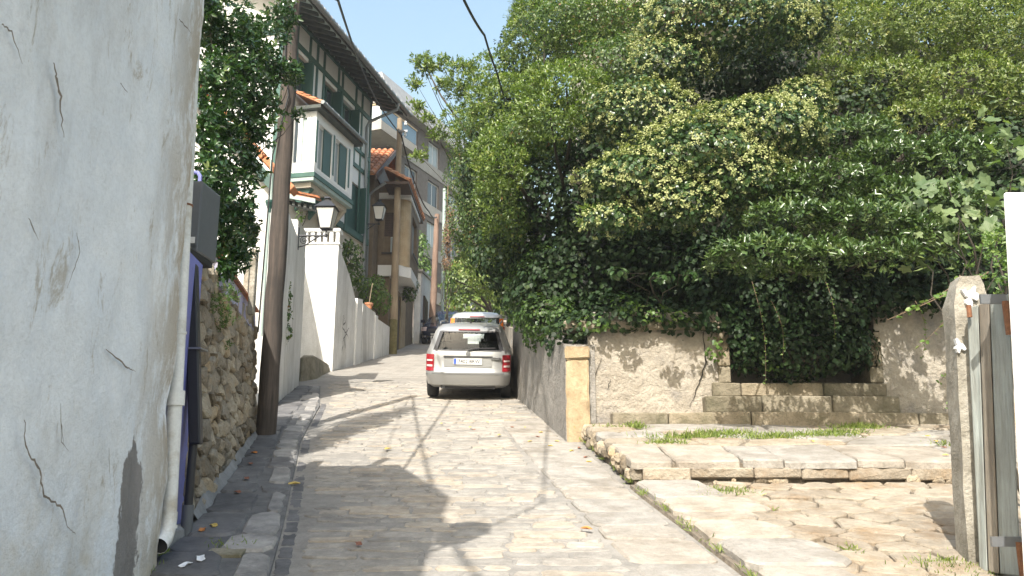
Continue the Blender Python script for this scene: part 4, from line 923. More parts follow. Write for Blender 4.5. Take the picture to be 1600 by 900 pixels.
q0 = PY(421, 322, 13.9); mb = MB(); mb.lathe(q0, [(.03, -.12), (.035, -.05), (.075, .06), (.075, .1)], 8); mb.build('rain_hopper', 'greendark', ax)
mb = MB(); mb.tube([q0 + Vector((.02, 0, .1)), PY(424, 250, 13.9)], .022, 8); mb.tube([q0 - Vector((0, 0, .1)), Vector((q0.x, q0.y, 3.9))], .026, 8); mb.build('rain_pipe', 'greenpale', ax, smooth=True)
q0 = PY(464, 350, 18.1); q0.x += .03; mb = MB(); mb.tube([q0, Vector((q0.x - .0, 18.2, zr(18.2)))], .035, 8); mb.build('wall_pipe', 'pipe', ax, smooth=True)
mb = MB(); mb.box(-8, -6.2, 18.25, 21.4, 3, 8.85); mb.build('rear_wing', 'white', ax)
# gate canopy
cp = empty('gate_canopy', (-4.7, 17.7, zr(17.7)), 'small orange tiled canopy with green rafters over the garden gate', 'canopy')
A0, A1 = PY(446, 300, 16.9), PY(491, 309, 16.9); B0, B1 = A0 + Vector((-.1, 1.5, .45)), A1 + Vector((-.2, 1.5, .45))
tiled(cp, 'canopy_tiles', A0, A1, B0, B1, .13, 5, .04)
mb = MB(); mb.hexa([A0 + Vector((0, -.03, -.13)), A1 + Vector((.03, -.03, -.13)), A1 + Vector((.03, .04, -.13)), A0 + Vector((0, .04, -.13)), A0 + Vector((0, -.03, -.03)), A1 + Vector((.03, -.03, -.03)), A1 + Vector((.03, .04, -.03)), A0 + Vector((0, .04, -.03))]); mb.build('fascia', 'greenpale', cp)
for i in range(5):
    f = (i + .4) / 5; a = A0.lerp(A1, f) + Vector((-.03, .05, -.24)); mb = MB(); b = a + Vector((-.05, 1.3, .3)); w_ = Vector((.055, 0, 0)); h_ = Vector((0, 0, .09)); mb.hexa([a, a + w_, b + w_, b, a + h_, a + w_ + h_, b + w_ + h_, b + h_]); mb.build('rafter', 'eave', cp)
mb = MB(); mb.hexa([(-5.2, 17.2, 3.2), (-4.62, 17.2, 3.2), (-4.70, 18.25, 3.3), (-5.2, 18.25, 3.3), (-5.2, 17.2, 7.0), (-4.60, 17.2, 6.95), (-4.68, 18.25, 6.95), (-5.2, 18.25, 7.0)]); mb.build('gate_pier', 'white', cp)
lf, lh = PY(462, 372, 16.6), PY(509, 372, 16.6); lf.x = -4.43
lantern('wall_lantern', 'street lantern nearer the camera, on a scroll bracket beside the tiled canopy', lf, lh, 'street lanterns on scroll brackets', 1.12)
M['ink0'] = plain('spray_paint', (.12, .12, .125), .8)
# ================================================================= STAIR BLOCK AND GARDEN WALL
G0, G1 = PR(519, 580), PR(613, 552); FS = Fr((G0.x, G0.y), (G1.x - G0.x, G1.y - G0.y))
sb = empty('stair_parapet', (G0.x - .4, G0.y + .3, zr(G0.y)), 'tall white stair parapet with slotted balustrade and stone step', 'parapet')
yf = G0.y; zt = PY(524, 382, yf).z; zb0 = zr(yf) - .1; xl = PY(468, 380, yf).x; xr = G0.x
prof_px = [(525, 382), (538, 408), (547, 434), (552, 455), (557, 476)]; prof = [FS.pix(*p) for p in prof_px]; prof[0] = (0, zt)
mb = MB(); mb.hexa([(xl, yf, zb0), (xr, yf, zb0), (xr, yf + .5, zb0), (xl, yf + .5, zb0), (xl, yf, zt), (xr + .02, yf, zt), (xr + .02, yf + .5, zt), (xl, yf + .5, zt)]); mb.build('front_face', 'white', sb)
mb = MB()
for (ua, za), (ub_, zb_) in zip(prof[:-1], prof[1:]):
    ga, gb = zr(FS.p(ua, 0, 0).y) - .1, zr(FS.p(ub_, 0, 0).y) - .1
    ua_, ub2 = max(ua, .02), ub_; mb.hexa([FS.p(ua_, .004, ga), FS.p(ub2, .004, gb), FS.p(ub2, -.3, gb), FS.p(ua_, -.3, ga), FS.p(ua_, .004, za), FS.p(ub2, .004, zb_), FS.p(ub2, -.3, zb_), FS.p(ua_, -.3, za)])
mb.build('side_wall', 'white', sb)
zt2 = PY(510, 357, yf).z; MB().box(xl, xr + .05, yf - .03, yf + .4, zt + .002, zt + .06).build('balustrade_rail', 'whitetrim', sb); MB().box(xl, xr + .05, yf - .03, yf + .4, zt2 - .09, zt2).build('balustrade_rail', 'whitetrim', sb)
nb = 7
for i in range(nb):
    xa = lerp(xl, xr - .02, i / (nb - 1)); mb = MB(); mb.box(xa - .05, xa + .05, yf, yf + .12, zt + .062, zt2 - .092); mb.build('baluster', 'whitetrim', sb)
mb = MB(); mb.box(xl, xr, yf + .3, yf + .36, zt + .062, zt2 - .092); mb.build('slot_shadow_board', 'beige', sb)
a = PR(467, 597); b = PR(505, 586)
mb = MB(); mb.hexa([(a.x, 19.4, zr(19.4) - .1), (b.x + .1, 20.2, zr(20.2) - .1), (xr - .05, yf, zb0), (xl, yf, zb0), (a.x, 19.4, zr(19.4) + .62), (b.x + .02, 20.2, zr(20.2) + .6), (xr - .1, yf, zr(yf) + .22), (xl, yf, zr(yf) + .25)]); M['mossstone'] = pm('mossy_step_stone', (.24, .21, .15), (.36, .33, .25), 6, .9, .8, .02, 35, stain=(.13, .12, .06), stain_s=2); mb.build('stone_step', 'mossstone', sb, bevel=.06)
fS = lambda u, z: FS.p(u, .009, z)
for i, pl_ in enumerate(([(537, 492), (536, 508), (540, 505), (537, 492)], [(535, 512), (541, 522), (545, 528)], [(545, 512), (537, 528), (536, 535)], [(538, 530), (540, 545)], [(536, 540), (534, 550)])):
    ribbon('graffiti_stroke', [FS.pix(a, b, .009) for a, b in pl_], .045, 'ink0', sb, fS, 300 + i)
gw = empty('garden_wall', (G1.x, (G0.y + G1.y) / 2 + 1, zr(27)), 'low white garden wall in two panels with posts below the shrubs', 'wall')
def panel(name, pa, pb, ba, bb, n0, n1, mat='white'):
    ua, za = FS.pix(*pa, n1); ub_, zb_ = FS.pix(*pb, n1); ga = zr(FS.p(ua, 0, 0).y) - .1; gb = zr(FS.p(ub_, 0, 0).y) - .1; mb = MB()
    mb.hexa([FS.p(ua, n1, ga), FS.p(ub_, n1, gb), FS.p(ub_, n0, gb), FS.p(ua, n0, ga), FS.p(ua, n1, za), FS.p(ub_, n1, zb_), FS.p(ub_, n0, zb_), FS.p(ua, n0, za)]); return mb.build(name, mat, gw)
panel('post', (559, 466), (567, 468), 0, 0, -.45, .06, 'whitetrim'); panel('panel', (567.3, 474), (587, 489), 0, 0, -.2, .0); panel('post', (587.3, 492), (591, 494), 0, 0, -.35, .05, 'whitetrim'); panel('panel', (591.3, 499), (609, 511), 0, 0, -.2, 0)
u_, z_ = FS.pix(572, 466, -.2); q = FS.p(u_, -.1, FS.pix(572, 478, 0)[1]); pot = empty('plant_pot', q, 'small terracotta pot on the white garden wall', 'pot')
mb = MB(); mb.lathe(q, [(.09, 0), (.13, .2), (.15, .2), (.15, .27), (.12, .27)], 10); mb.build('pot_body', 'tile', pot, smooth=True)
mb = MB(); mb.tube([q + Vector((0, 0, .2)), q + Vector((.1, 0, .95))], .012, 5); mb.build('cane', 'polelight', pot)
# ================================================================= GREEN TIMBERED HOUSE
gh = empty('timbered_house', (-7.5, 27.5, zr(27.5)), 'white and dark green half timbered house with bay window and deep eaves', 'house')
FG = Fr((-5.3, 30), (.22, .975)); UL, UR = -7.15, -.35
wins = [(-6.34, -5.6, 13.2, 14.42), (-4.42, -3.42, 13.2, 14.42), (-2.96, -1.9, 13.2, 14.42)]; loww = [(-2.2, -1.05, 9.95, 11.72)]
mb = wall_open(MB(), FG, UL, UR, 9.7, 15.7, -.25, 0, wins + loww); mb.build('facade', 'whitetrim', gh)
fpart(FG, 'ground_storey', 'beige', gh, UL, UR, 4.2, 9.7, -.3, -.002)
mb = MB(); FG.box(mb, UL, UL + .25, 4.2, 15.7, -7, -.25); mb.hexa([FG.p(UL, -.25, 15.7), FG.p(UL + .25, -.25, 15.7), FG.p(UL + .25, -7, 15.7), FG.p(UL, -7, 15.7), FG.p(UL, -3.5, 17.4), FG.p(UL + .25, -3.5, 17.4), FG.p(UL + .25, -3.7, 17.4), FG.p(UL, -3.7, 17.4)]); mb.build('gable_wall', 'white', gh)
mb = MB(); FG.box(mb, UR - .25, UR, 4.2, 15.7, -7, -.25); FG.box(mb, UL + .25, UR - .25, 4.2, 15.7, -7, -6.7); mb.build('rear_walls', 'whitetrim', gh)
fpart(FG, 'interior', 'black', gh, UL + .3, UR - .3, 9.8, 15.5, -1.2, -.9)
def tb(u0, u1, z0, z1, n1=.05): fpart(FG, 'timber', 'green', gh, u0, u1, z0, z1, .002, n1)
tb(UL, UR, 14.55, 14.72); tb(UL, UR, 15.35, 15.5, .06)
for u in (UL, -6.46, -5.58, -5.05, -4.54, -3.4, -3.07, -1.88, -1.30, UR - .12): tb(u, u + .10, 14.73, 15.34, .045)
for u in (UL, -6.46, -5.58, -5.05, -4.54, -3.4, -3.07, -1.88): tb(u, u + .10, 13.09, 14.54, .045)
tb(UR - .12, UR, 10.0, 14.54, .045); tb(-1.30, -1.2, 10.0, 14.54, .04)
tb(-3.2, UR - .13, 12.95, 13.08, .055); tb(-2.45, UR - .13, 12.3, 12.45, .055); tb(-2.35, -2.22, 9.96, 12.29, .05); tb(-1.9, -1.78, 12.46, 12.94, .045); tb(-2.5, UR, 9.72, 9.95, .09); tb(-7.1, -2.6, 9.72, 9.95, .09)
def window(F, parent, o, shutters=True, matf='green', recess=.16, pane='glassdark', side=None):
    u0, u1, z0, z1 = o
    w_ = MB(); 
    for a, b, c_, d_ in ((u0, u0 + .07, z0, z1), (u1 - .07, u1, z0, z1), (u0 + .07, u1 - .07, z0, z0 + .07), (u0 + .07, u1 - .07, z1 - .07, z1)): F.box(w_, a, b, c_, d_, -recess - .05, -recess + .03)
    F.box(w_, (u0 + u1) / 2 - .03, (u0 + u1) / 2 + .03, z0 + .07, z1 - .07, -recess - .045, -recess + .01)
    wo = w_.build('window', matf, parent)
    for a, b in ((u0 + .072, (u0 + u1) / 2 - .032), ((u0 + u1) / 2 + .032, u1 - .072)): fpart(F, 'pane', pane, wo, a, b, z0 + .072, z1 - .072, -recess - .03, -recess - .02)
    if shutters:
        for a, b in ((u0 - .0, u0 + .03), (u1 - .03, u1 + .0)):
            fpart(F, 'shutter', 'greendark', wo, a, b, z0 + .02, z1 - .02, -recess + .035, .22 if a > (u0 + u1) / 2 else .03)
    return wo
for o in wins: window(FG, gh, o, pane='glassdark')
window(FG, gh, loww[0])
mb = MB(); u0, u1 = loww[0][0], loww[0][1]
fpart(FG, 'shutter', 'greendark', gh, u0 + .08, u1 - .02, 9.97, 11.7, -.10, -.07)
# bay
bay = fpart(FG, 'bay_floor', 'whitetrim', gh, -6.3, -3.5, 10.41, 10.5, .002, .75)
FB = Fr(FG.p(0, .75, 0)[:2], (FG.d.x, FG.d.y)); bw_ = [(-6.08, -5.12, 10.6, 12.06), (-4.9, -3.94, 10.6, 12.06)]
mb = wall_open(MB(), FB, -6.3, -3.5, 10.51, 12.38, -.14, 0, bw_); mb.build('bay_front', 'whitetrim', gh)
FL = Fr(FG.p(-6.3, .74, 0)[:2], tuple((-FG.n)[:2]))        # camera-facing cheek: u runs inwards
if FL.n.dot(FG.d) > 0: FL.n = -FL.n
mb = wall_open(MB(), FL, .005, .738, 10.51, 12.38, -.12, -.002, [(.08, .16, 10.75, 12.2), (.3, .44, 10.75, 12.2), (.58, .70, 10.75, 12.2)]); mb.build('bay_cheek', 'whitetrim', gh)
for a, b, mt_ in ((.08, .16, 'whitetrim'), (.3, .44, 'greenpale'), (.58, .70, 'glassdark')): fpart(FL, 'cheek_panel', mt_, gh, a, b, 10.75, 12.2, -.08, -.05)
fpart(FG, 'bay_cheek', 'whitetrim', gh, -3.62, -3.5, 10.51, 12.38, .002, .6)
for o in bw_: window(FB, gh, o, shutters=False, recess=.1, matf='whitetrim', pane='glasspale')
for u in (-6.27, -5.06, -3.86):
    fpart(FB, 'bay_strip', 'green', gh, u, u + .10, 10.75, 12.1, .001, .012)
for o in bw_: fpart(FB, 'shutter', 'greendark', gh, o[1] - .55, o[1] - .01, o[2] + .02, o[3] - .02, -.06, -.03)
fpart(FB, 'bay_moulding', 'green', gh, -6.36, -3.44, 10.26, 10.40, -.8, .05); fpart(FB, 'bay_moulding', 'greenpale', gh, -6.34, -3.46, 10.14, 10.255, -.78, .02)
fpart(FB, 'bay_apron', 'beige', gh, -6.2, -3.6, 9.98, 10.135, -.74, -.12)
for u in (-6.1, -5.2, -4.4, -3.75):
    mb = MB(); mb.add([FG.p(u, .07, 9.3), FG.p(u + .14, .07, 9.3), FG.p(u + .14, .62, 9.975), FG.p(u, .62, 9.975), FG.p(u, .07, 9.975), FG.p(u + .14, .07, 9.975)], [(0, 3, 2, 1), (0, 4, 3), (1, 2, 5), (3, 4, 5, 2), (0, 1, 5, 4)]); mb.build('bay_bracket', 'green' if u < -5 else 'beige', gh)
# bay roof
fpart(FB, 'bay_soffit', 'eave', gh, -6.5, -3.25, 12.39, 12.5, -.75, .22)
tiled(gh, 'bay_tiles', FG.p(-6.5, .98, 12.56), FG.p(-3.25, .98, 12.56), FG.p(-6.4, .06, 13.05), FG.p(-3.3, .06, 13.05), .2, 4, .05)
def gutter(F, u0, u1, n, z, r_, parent, rings):
    mb = MB(); mb.tube([F.p(u0, n, z), F.p(u1, n, z)], r_, 10); g = mb.build('gutter', 'zinc', parent, smooth=True)
    for i in range(rings):
        c_ = F.p(lerp(u0, u1, (i + .5) / rings), n, z); mb = MB(); mb.tube([c_ - F.d * .02, c_ + F.d * .02], r_ * 1.14, 10); mb.build('gutter_strap', 'steel', g, smooth=True)
gutter(FB, -6.55, -3.2, .30, 12.53, .065, gh, 8)
# main eave: rafters, soffit, tiles, gutter
E0, E1 = -8.0, .45
def ez(n): return 15.62 - .42 * n
mb = MB(); mb.hexa([FG.p(E0, -.1, ez(-.1)), FG.p(E1, -.1, ez(-.1)), FG.p(E1, 1.12, ez(1.12)), FG.p(E0, 1.12, ez(1.12)), FG.p(E0, -.1, ez(-.1) + .04), FG.p(E1, -.1, ez(-.1) + .04), FG.p(E1, 1.12, ez(1.12) + .04), FG.p(E0, 1.12, ez(1.12) + .04)]); mb.build('soffit', 'greenpale', gh)
k = 21
for i in range(k):
    u = lerp(E0 + .1, E1 - .1, i / (k - 1)); mb = MB()
    mb.hexa([FG.p(u - .06, .07, ez(.07) - .17), FG.p(u + .06, .07, ez(.07) - .17), FG.p(u + .06, 1.0, ez(1) - .10), FG.p(u - .06, 1.0, ez(1) - .10), FG.p(u - .06, .07, ez(.07) - .003), FG.p(u + .06, .07, ez(.07) - .003), FG.p(u + .06, 1.0, ez(1.0) - .003), FG.p(u - .06, 1.0, ez(1.0) - .003)]); mb.build('rafter', 'eave', gh)
fpart(FG, 'eave_fascia', 'eave', gh, E0, E1, ez(1.12) - .08, ez(1.12) + .05, 1.125, 1.16)
tiled(gh, 'roof_tiles', FG.p(E0, 1.2, ez(1.2) + .11), FG.p(E1, 1.2, ez(1.2) + .11), FG.p(E0, -3.6, 17.75), FG.p(E1, -3.6, 17.75), .21, 10, .05)
mb = MB(); mb.hexa([FG.p(E0, -3.6, 17.7), FG.p(E1, -3.6, 17.7), FG.p(E1, -8, 15.5), FG.p(E0, -8, 15.5), FG.p(E0, -3.6, 17.8), FG.p(E1, -3.6, 17.8), FG.p(E1, -8, 15.6), FG.p(E0, -8, 15.6)]); mb.build('rear_roof', 'tile', gh)
gutter(FG, E0 - .05, E1 + .1, 1.26, ez(1.2) + .02, .085, gh, 17)
mb = MB(); mb.tube([FG.p(-.75, 1.26, ez(1.2) - .05), FG.p(-.75, 1.2, ez(1.2) - .3), FG.p(-.95, .2, 14.35), FG.p(-1.0, .12, 14.1), FG.p(-.78, .12, 9.0), FG.p(-.70, .12, 6)], .06, 8); mb.build('downpipe', 'zinc', gh, smooth=True)
for u in (-7.02,): 
    for n_ in (-.16, -2.6): 
        mb = MB(); FG.box(mb, UL - .05, UL - .002, 9.8, 15.6, n_, n_ + .14); mb.build('timber', 'green', gh)
for z in (14.6,): mb = MB(); FG.box(mb, UL - .045, UL - .003, z, z + .15, -6.5, -.02); mb.build('timber', 'green', gh)
# ================================================================= BROWN HOUSE
bh = empty('brown_house', (-6, 33, zr(33)), 'brown house with tiled gable and white based corner bay', 'house')
MB().box(-9, -5.36, 30.9, 32.04, 5.2, 13.0).build('front_wall', 'brown', bh); MB().box(-9, -4.85, 32.06, 40, 5.2, 13.0).build('walls', 'brown', bh)
mb = MB(); mb.box(-4.84, -4.72, 33.2, 34.4, 5.5, 8.6); mb.build('door', 'darkwood', bh)
mb = MB(); mb.box(-4.84, -4.76, 35.0, 36.6, 6.2, 8.9); mb.build('garage_door', 'tan', bh)
z0, z1 = 9.12, 9.55
bx0, bx1, by0, by1 = -5.3, -4.10, 32.0, 35.3
mb = MB(); mb.add([(bx0, by0 - .08, z0), (bx1 - .35, by0 - .08, z0), (bx1 + .06, by0 + .4, z0), (bx1 + .06, by1, z0), (-4.9, by1, z0), (bx0, by0 + .3, z0), (bx0, by0 - .08, z1), (bx1 - .35, by0 - .08, z1), (bx1 + .06, by0 + .4, z1), (bx1 + .06, by1, z1), (-4.9, by1, z1), (bx0, by0 + .3, z1)], [(5, 4, 3, 2, 1, 0), (6, 7, 8, 9, 10, 11), (0, 1, 7, 6), (1, 2, 8, 7), (2, 3, 9, 8), (3, 4, 10, 9), (4, 5, 11, 10), (5, 0, 6, 11)]); mb.build('bay_base', 'whitetrim', bh)
FBf = Fr((bx0, by0), (1, 0)); wz0, wz1 = PY(605, 396, by0).z, PY(605, 332, by0).z
mb = wall_open(MB(), FBf, 0, .75, z1, 12.3, -.4, 0, [(.2, .68, wz0, wz1)]); mb.build('bay_front', 'brown', bh)
mb = MB()
for i in range(7):
    th0 = rad(90) * i / 7; th1 = rad(90) * (i + 1) / 7; cx, cy, R_ = bx1 - .43, by0 + .43, .43
    a = (cx + R_ * math.sin(th0), cy - R_ * math.cos(th0)); b = (cx + R_ * math.sin(th1), cy - R_ * math.cos(th1))
    mb.hexa([(a[0], a[1], z1), (b[0], b[1], z1), (cx, cy, z1), (cx - .01, cy, z1), (a[0], a[1], 12.3), (b[0], b[1], 12.3), (cx, cy, 12.3), (cx - .01, cy, 12.3)])
mb.build('bay_corner', 'tan', bh, smooth=True)
FBs = Fr((bx1, by0 + .43), (0, 1)); FBs.n = Vector((1, 0, 0)); mb = wall_open(MB(), FBs, 0, by1 - by0 - .43, z1, 12.3, -.4, 0, [(.5, 2.2, 10.3, 11.9)]); mb.build('bay_side', 'brown', bh)
zs = lerp(wz0, wz1, .42)
w_ = fpart(FBf, 'window', 'whitetrim', bh, .2, .68, wz0, zs, -.16, -.1); fpart(FBf, 'pane', 'glasspale', w_, .26, .62, wz0 + .06, zs - .03, -.098, -.09)
for i in range(14): a = lerp(zs, wz1, i / 14); fpart(FBf, 'shutter_slat', 'darkwood', w_, .2, .68, a + .004, a + (wz1 - zs) / 14 - .004, -.13, -.05)
w_ = fpart(FBs, 'window', 'darkwood', bh, .5, 2.2, 10.3, 11.9, -.2, -.14); fpart(FBs, 'pane', 'glasspale', w_, .6, 1.3, 10.4, 11.8, -.138, -.13); fpart(FBs, 'pane', 'glasspale', w_, 1.4, 2.1, 10.4, 11.8, -.138, -.13)
mb = MB(); mb.box(bx0 - .05, bx1 + .05, by0 - .06, by1, 12.31, 12.55); mb.build('bay_cornice', 'whitetrim', bh)
fpart(FBs, 'window_rail', 'iron', bh, .45, 2.25, 10.2, 10.28, .06, .1); fpart(FBf, 'window_rail', 'iron', bh, .12, .74, wz0 - .02, wz0 + .03, .04, .07)
tiled(bh, 'pent_tiles', (-3.95, 30.6, 12.62), (-3.95, 36, 12.62), (-4.95, 30.6, 13.15), (-4.95, 36, 13.15), .24, 4)
mb = MB(); mb.box(-4.95, -4.0, 30.6, 36, 12.46, 12.56); mb.build('pent_soffit', 'darkwood', bh)
ap = PY(612, 234, 33.4); el = PY(581, 271, 29.7)
tiled(bh, 'roof_tiles', (-9.5, el.y, el.z), (el.x + .1, el.y, el.z), (-9.5, ap.y, ap.z), (ap.x + .1, ap.y, ap.z), .24, 9)
mb = MB(); mb.hexa([(-9.5, ap.y + .01, ap.z - .06), (ap.x + .1, ap.y + .01, ap.z - .06), (ap.x + .4, ap.y + 4.2, el.z - .06), (-9.5, ap.y + 4.2, el.z - .06), (-9.5, ap.y + .01, ap.z), (ap.x + .1, ap.y + .01, ap.z), (ap.x + .4, ap.y + 4.2, el.z), (-9.5, ap.y + 4.2, el.z)]); mb.build('rear_roof', 'tile', bh)
for (ya, za), (yb, zb_) in (((el.y, el.z), (ap.y, ap.z)), ((ap.y + 4.2, el.z), (ap.y, ap.z))):
    xa, xb = el.x + .14, ap.x + .14; mb = MB(); mb.hexa([(xa, ya, za - .25), (xb, yb, zb_ - .25), (xb + .06, yb, zb_ - .25), (xa + .06, ya, za - .25), (xa, ya, za - .02), (xb, yb, zb_ - .02), (xb + .06, yb, zb_ - .02), (xa + .06, ya, za - .02)]); mb.build('barge_board', 'darkwood', bh)
mb = MB(); mb.add([(-5.3, 30.6, 12.9), (-5.3, 36.8, 12.9), (-5.3, 33.4, ap.z - .15), (-8, 30.6, 12.9), (-8, 36.8, 12.9), (-8, 33.4, ap.z - .15)], [(0, 1, 2), (5, 4, 3), (0, 3, 4, 1)]); mb.build('gable_wall', 'darkwood', bh)
q = PY(590, 312, 30.5); mb = MB(); mb.tube([(q.x + .3, 30.45, 12.45), (q.x - .1, 30.5, 12.2), (q.x - .35, 30.6, 12.0), (q.x - .35, 30.7, 6.2)], .055, 8); mb.build('downpipe', 'zinc', bh, smooth=True)
lf, lh = PY(566, 352, 29.6), PY(592, 352, 29.6); lantern('wall_lantern', 'farther street lantern, before the roller shutter of the brown house', lf, lh, 'street lanterns on scroll brackets', 1.25)
# ================================================================= APARTMENT BLOCK
ab = empty('apartment_block', (-11, 58, zr(55)), 'taupe apartment block with concrete bands, balcony and slate mansard roof', 'building')
FP = Fr((-7.7, 48.5), (.40, 1)); H0 = 6.0
bands = [(21.2, 22.0), (18.3, 19.1), (15.4, 16.2), (12.5, 13.3), (9.6, 10.4)]
apw = []
for i, (za, zb_) in enumerate(bands):
    ztop = (bands[i - 1][0] if i else 24.0)
    for u in (2.2, 5.4, 8.6, 12, 16): apw.append((u, u + 1.7, zb_ + .05, min(ztop - .35, zb_ + 1.75)))
mb = wall_open(MB(), FP, 0, 30, H0, 24.0, -.3, 0, apw); mb.build('street_facade', 'brick', ab)
mb = MB(); FP.box(mb, 0, .3, H0, 24, -14, -.3); FP.box(mb, 29.7, 30, H0, 24, -14, -.3); FP.box(mb, .3, 29.7, H0, 24, -14, -13.7); mb.build('side_walls', 'brick', ab)
for za, zb_ in bands: fpart(FP, 'concrete_band', 'aptband', ab, -.06, 30, za, zb_, -14, .06)
for o in apw:
    w_ = fpart(FP, 'window', 'whitetrim', ab, o[0], o[1], o[2], o[3], -.22, -.15)
    um = (o[0] + o[1]) / 2
    for a, b in ((o[0] + .1, um - .05), (um + .05, o[1] - .1)): fpart(FP, 'pane', 'glasspale' if rnd.random() < .5 else 'glassdark', w_, a, b, o[2] + .1, o[3] - .1, -.148, -.14)
mb = MB(); mb.hexa([FP.p(-.5, .6, 24.0), FP.p(30, .6, 24.0), FP.p(30, -14, 24.0), FP.p(-.5, -14, 24.0), FP.p(-.5, .6, 24.25), FP.p(30, .6, 24.25), FP.p(30, -14, 24.25), FP.p(-.5, -14, 24.25)]); mb.build('roof_eave', 'aptband', ab)
mb = MB(); mb.hexa([FP.p(-.1, .1, 24.26), FP.p(30, .1, 24.26), FP.p(30, -14, 24.26), FP.p(-.1, -14, 24.26), FP.p(.5, -.9, 26.6), FP.p(29, -.9, 26.6), FP.p(29, -13, 26.6), FP.p(.5, -13, 26.6)]); mb.build('mansard_roof', 'slate', ab)
bs0 = 21.25; bal = fpart(FP, 'balcony', 'aptband', ab, -2.4, 2.0, bs0, bs0 + .55, .07, .95); 
mb = MB(); FP.box(mb, -2.4, -.07, bs0, bs0 + .55, -7, .069); mb.build('balcony', 'aptband', ab)
fpart(FP, 'balcony_glass', 'glassfrost', bal, -2.38, -2.34, bs0 + .58, bs0 + 1.55, -6, .9); fpart(FP, 'balcony_glass', 'glassblue', bal, -2.3, 1.9, bs0 + .58, bs0 + 1.5, .9, .93)
fpart(FP, 'handrail', 'tan', bal, -2.42, -2.3, bs0 + 1.56, bs0 + 1.66, -6, .95); fpart(FP, 'handrail', 'tan', bal, -2.29, 2.0, bs0 + 1.53, bs0 + 1.62, .88, .96)
mb = MB(); FP.box(mb, -.03, -.002, 22.05, 23.7, -2.2, -.6); mb.build('balcony_door', 'darkwood', ab)
mb = MB(); FP.box(mb, -.045, -.032, 22.2, 23.5, -2.05, -.75); mb.build('door_pane', 'glasspale', ab)
mb = MB(); FP.box(mb, -.03, -.002, 22.05, 23.7, -5.2, -3.6); mb.build('balcony_door', 'glassdark', ab)
# white garage wall beyond the brown house
ww = empty('white_wall', (-4.8, 43, zr(43)), 'white street wall with gateway beyond the brown house', 'wall')
mb = MB(); mb.hexa([(-4.5, 40.1, 7.4), (-4.6, 47, 8.8), (-4.9, 47, 8.8), (-4.8, 40.1, 7.4), (-4.5, 40.1, 11.2), (-4.6, 47, 12.2), (-4.9, 47, 12.2), (-4.8, 40.1, 11.2)]); mb.build('wall_body', 'white', ww)
mb = MB(); mb.hexa([(-4.42, 40.0, 11.21), (-4.52, 47.1, 12.21), (-4.98, 47.1, 12.21), (-4.88, 40.0, 11.21), (-4.42, 40.0, 11.33), (-4.52, 47.1, 12.33), (-4.98, 47.1, 12.33), (-4.88, 40.0, 11.33)]); mb.build('coping', 'aptband', ww)
mb = MB(); mb.box(-4.52, -4.44, 41.5, 43.2, 7.9, 10.3); mb.build('gate', 'darkwood', ww)
# house up on the bank behind the shrubs: only its boarded eave shows
uh = empty('upper_house', (4, 22, 12.5), 'brown boarded eave of a house above the shrubs', 'house')
q0, q1 = PY(903, 14, 20), PY(990, 1, 20)
mb = MB(); mb.box(q0.x + .2, q0.x + 8, 21.4, 27, 11, q0.z + .3); mb.build('walls', 'beige', uh)
for i in range(4): z = q0.z + .02 + i * .2; mb = MB(); mb.hexa([(q0.x, 20, z), (q0.x + 8, 20, z + .9), (q0.x + 8, 20.06, z + .9), (q0.x, 20.06, z), (q0.x, 20, z + .18), (q0.x + 8, 20, z + 1.08), (q0.x + 8, 20.06, z + 1.08), (q0.x, 20.06, z + .18)]); mb.build('eave_board', 'plankbrown' if i else 'beige', uh)
mb = MB(); mb.hexa([(q0.x, 20.07, q0.z + .7), (q0.x + 8, 20.07, q0.z + 1.6), (q0.x + 8, 27, q0.z + 4), (q0.x, 27, q0.z + 3), (q0.x, 20.07, q0.z + .8), (q0.x + 8, 20.07, q0.z + 1.7), (q0.x + 8, 27, q0.z + 4.1), (q0.x, 27, q0.z + 3.1)]); mb.build('roof', 'tile', uh)
# ================================================================= CARS
def paint(name, c, metallic=.6, rough=.32):
    m, nt, bs = newmat(name)
    v = mixc(nt, .18, c, ramp(nt, noise_t(nt, 5, 5), [(.3, (.7, .68, .64)), (.7, (1, 1, 1))]), 'MULTIPLY'); nt.links.new(v, bs.inputs['Base Color'])
    bs.inputs['Metallic'].default_value = metallic; bs.inputs['Roughness'].default_value = rough; bs.inputs['Coat Weight'].default_value = .5; bs.inputs['Coat Roughness'].default_value = .08
    return m
M['silver'] = paint('silver_paint', (.39, .395, .39), .55, .36); M['silver2'] = paint('grey_silver_paint', (.50, .51, .51), .45, .38); M['navy'] = paint('navy_paint', (.022, .028, .06), .3, .22)
M['carglass'] = glassmat('car_glass', (.80, .86, .86), .97); M['trim'] = plain('black_trim', (.02, .02, .022), .5); M['rubber'] = plain('tyre_rubber', (.025, .025, .026), .8)
M['red'] = plain('red_lens', (.27, .012, .02), .18, 0, .7); M['lenswhite'] = plain('clear_lens', (.62, .50, .48), .12, 0, .7); M['amber'] = plain('amber_lens', (.75, .20, .03), .2, 0, .6)
M['alloy'] = plain('alloy_rim', (.45, .46, .47), .35, .8); M['plate'] = plain('number_plate', (.78, .78, .76), .35); M['eublue'] = plain('plate_blue', (.05, .12, .5), .4); M['ink'] = plain('plate_ink', (.03, .03, .035), .5)
M['seat'] = plain('grey_seat', (.06, .065, .07), .9); M['greyplastic'] = plain('grey_bumper_strip', (.18, .185, .185), .5); M['chrome'] = plain('chrome', (.7, .7, .72), .12, 1.0)
TR = [0, .3, .6, .76, .86, .94, 1.0]
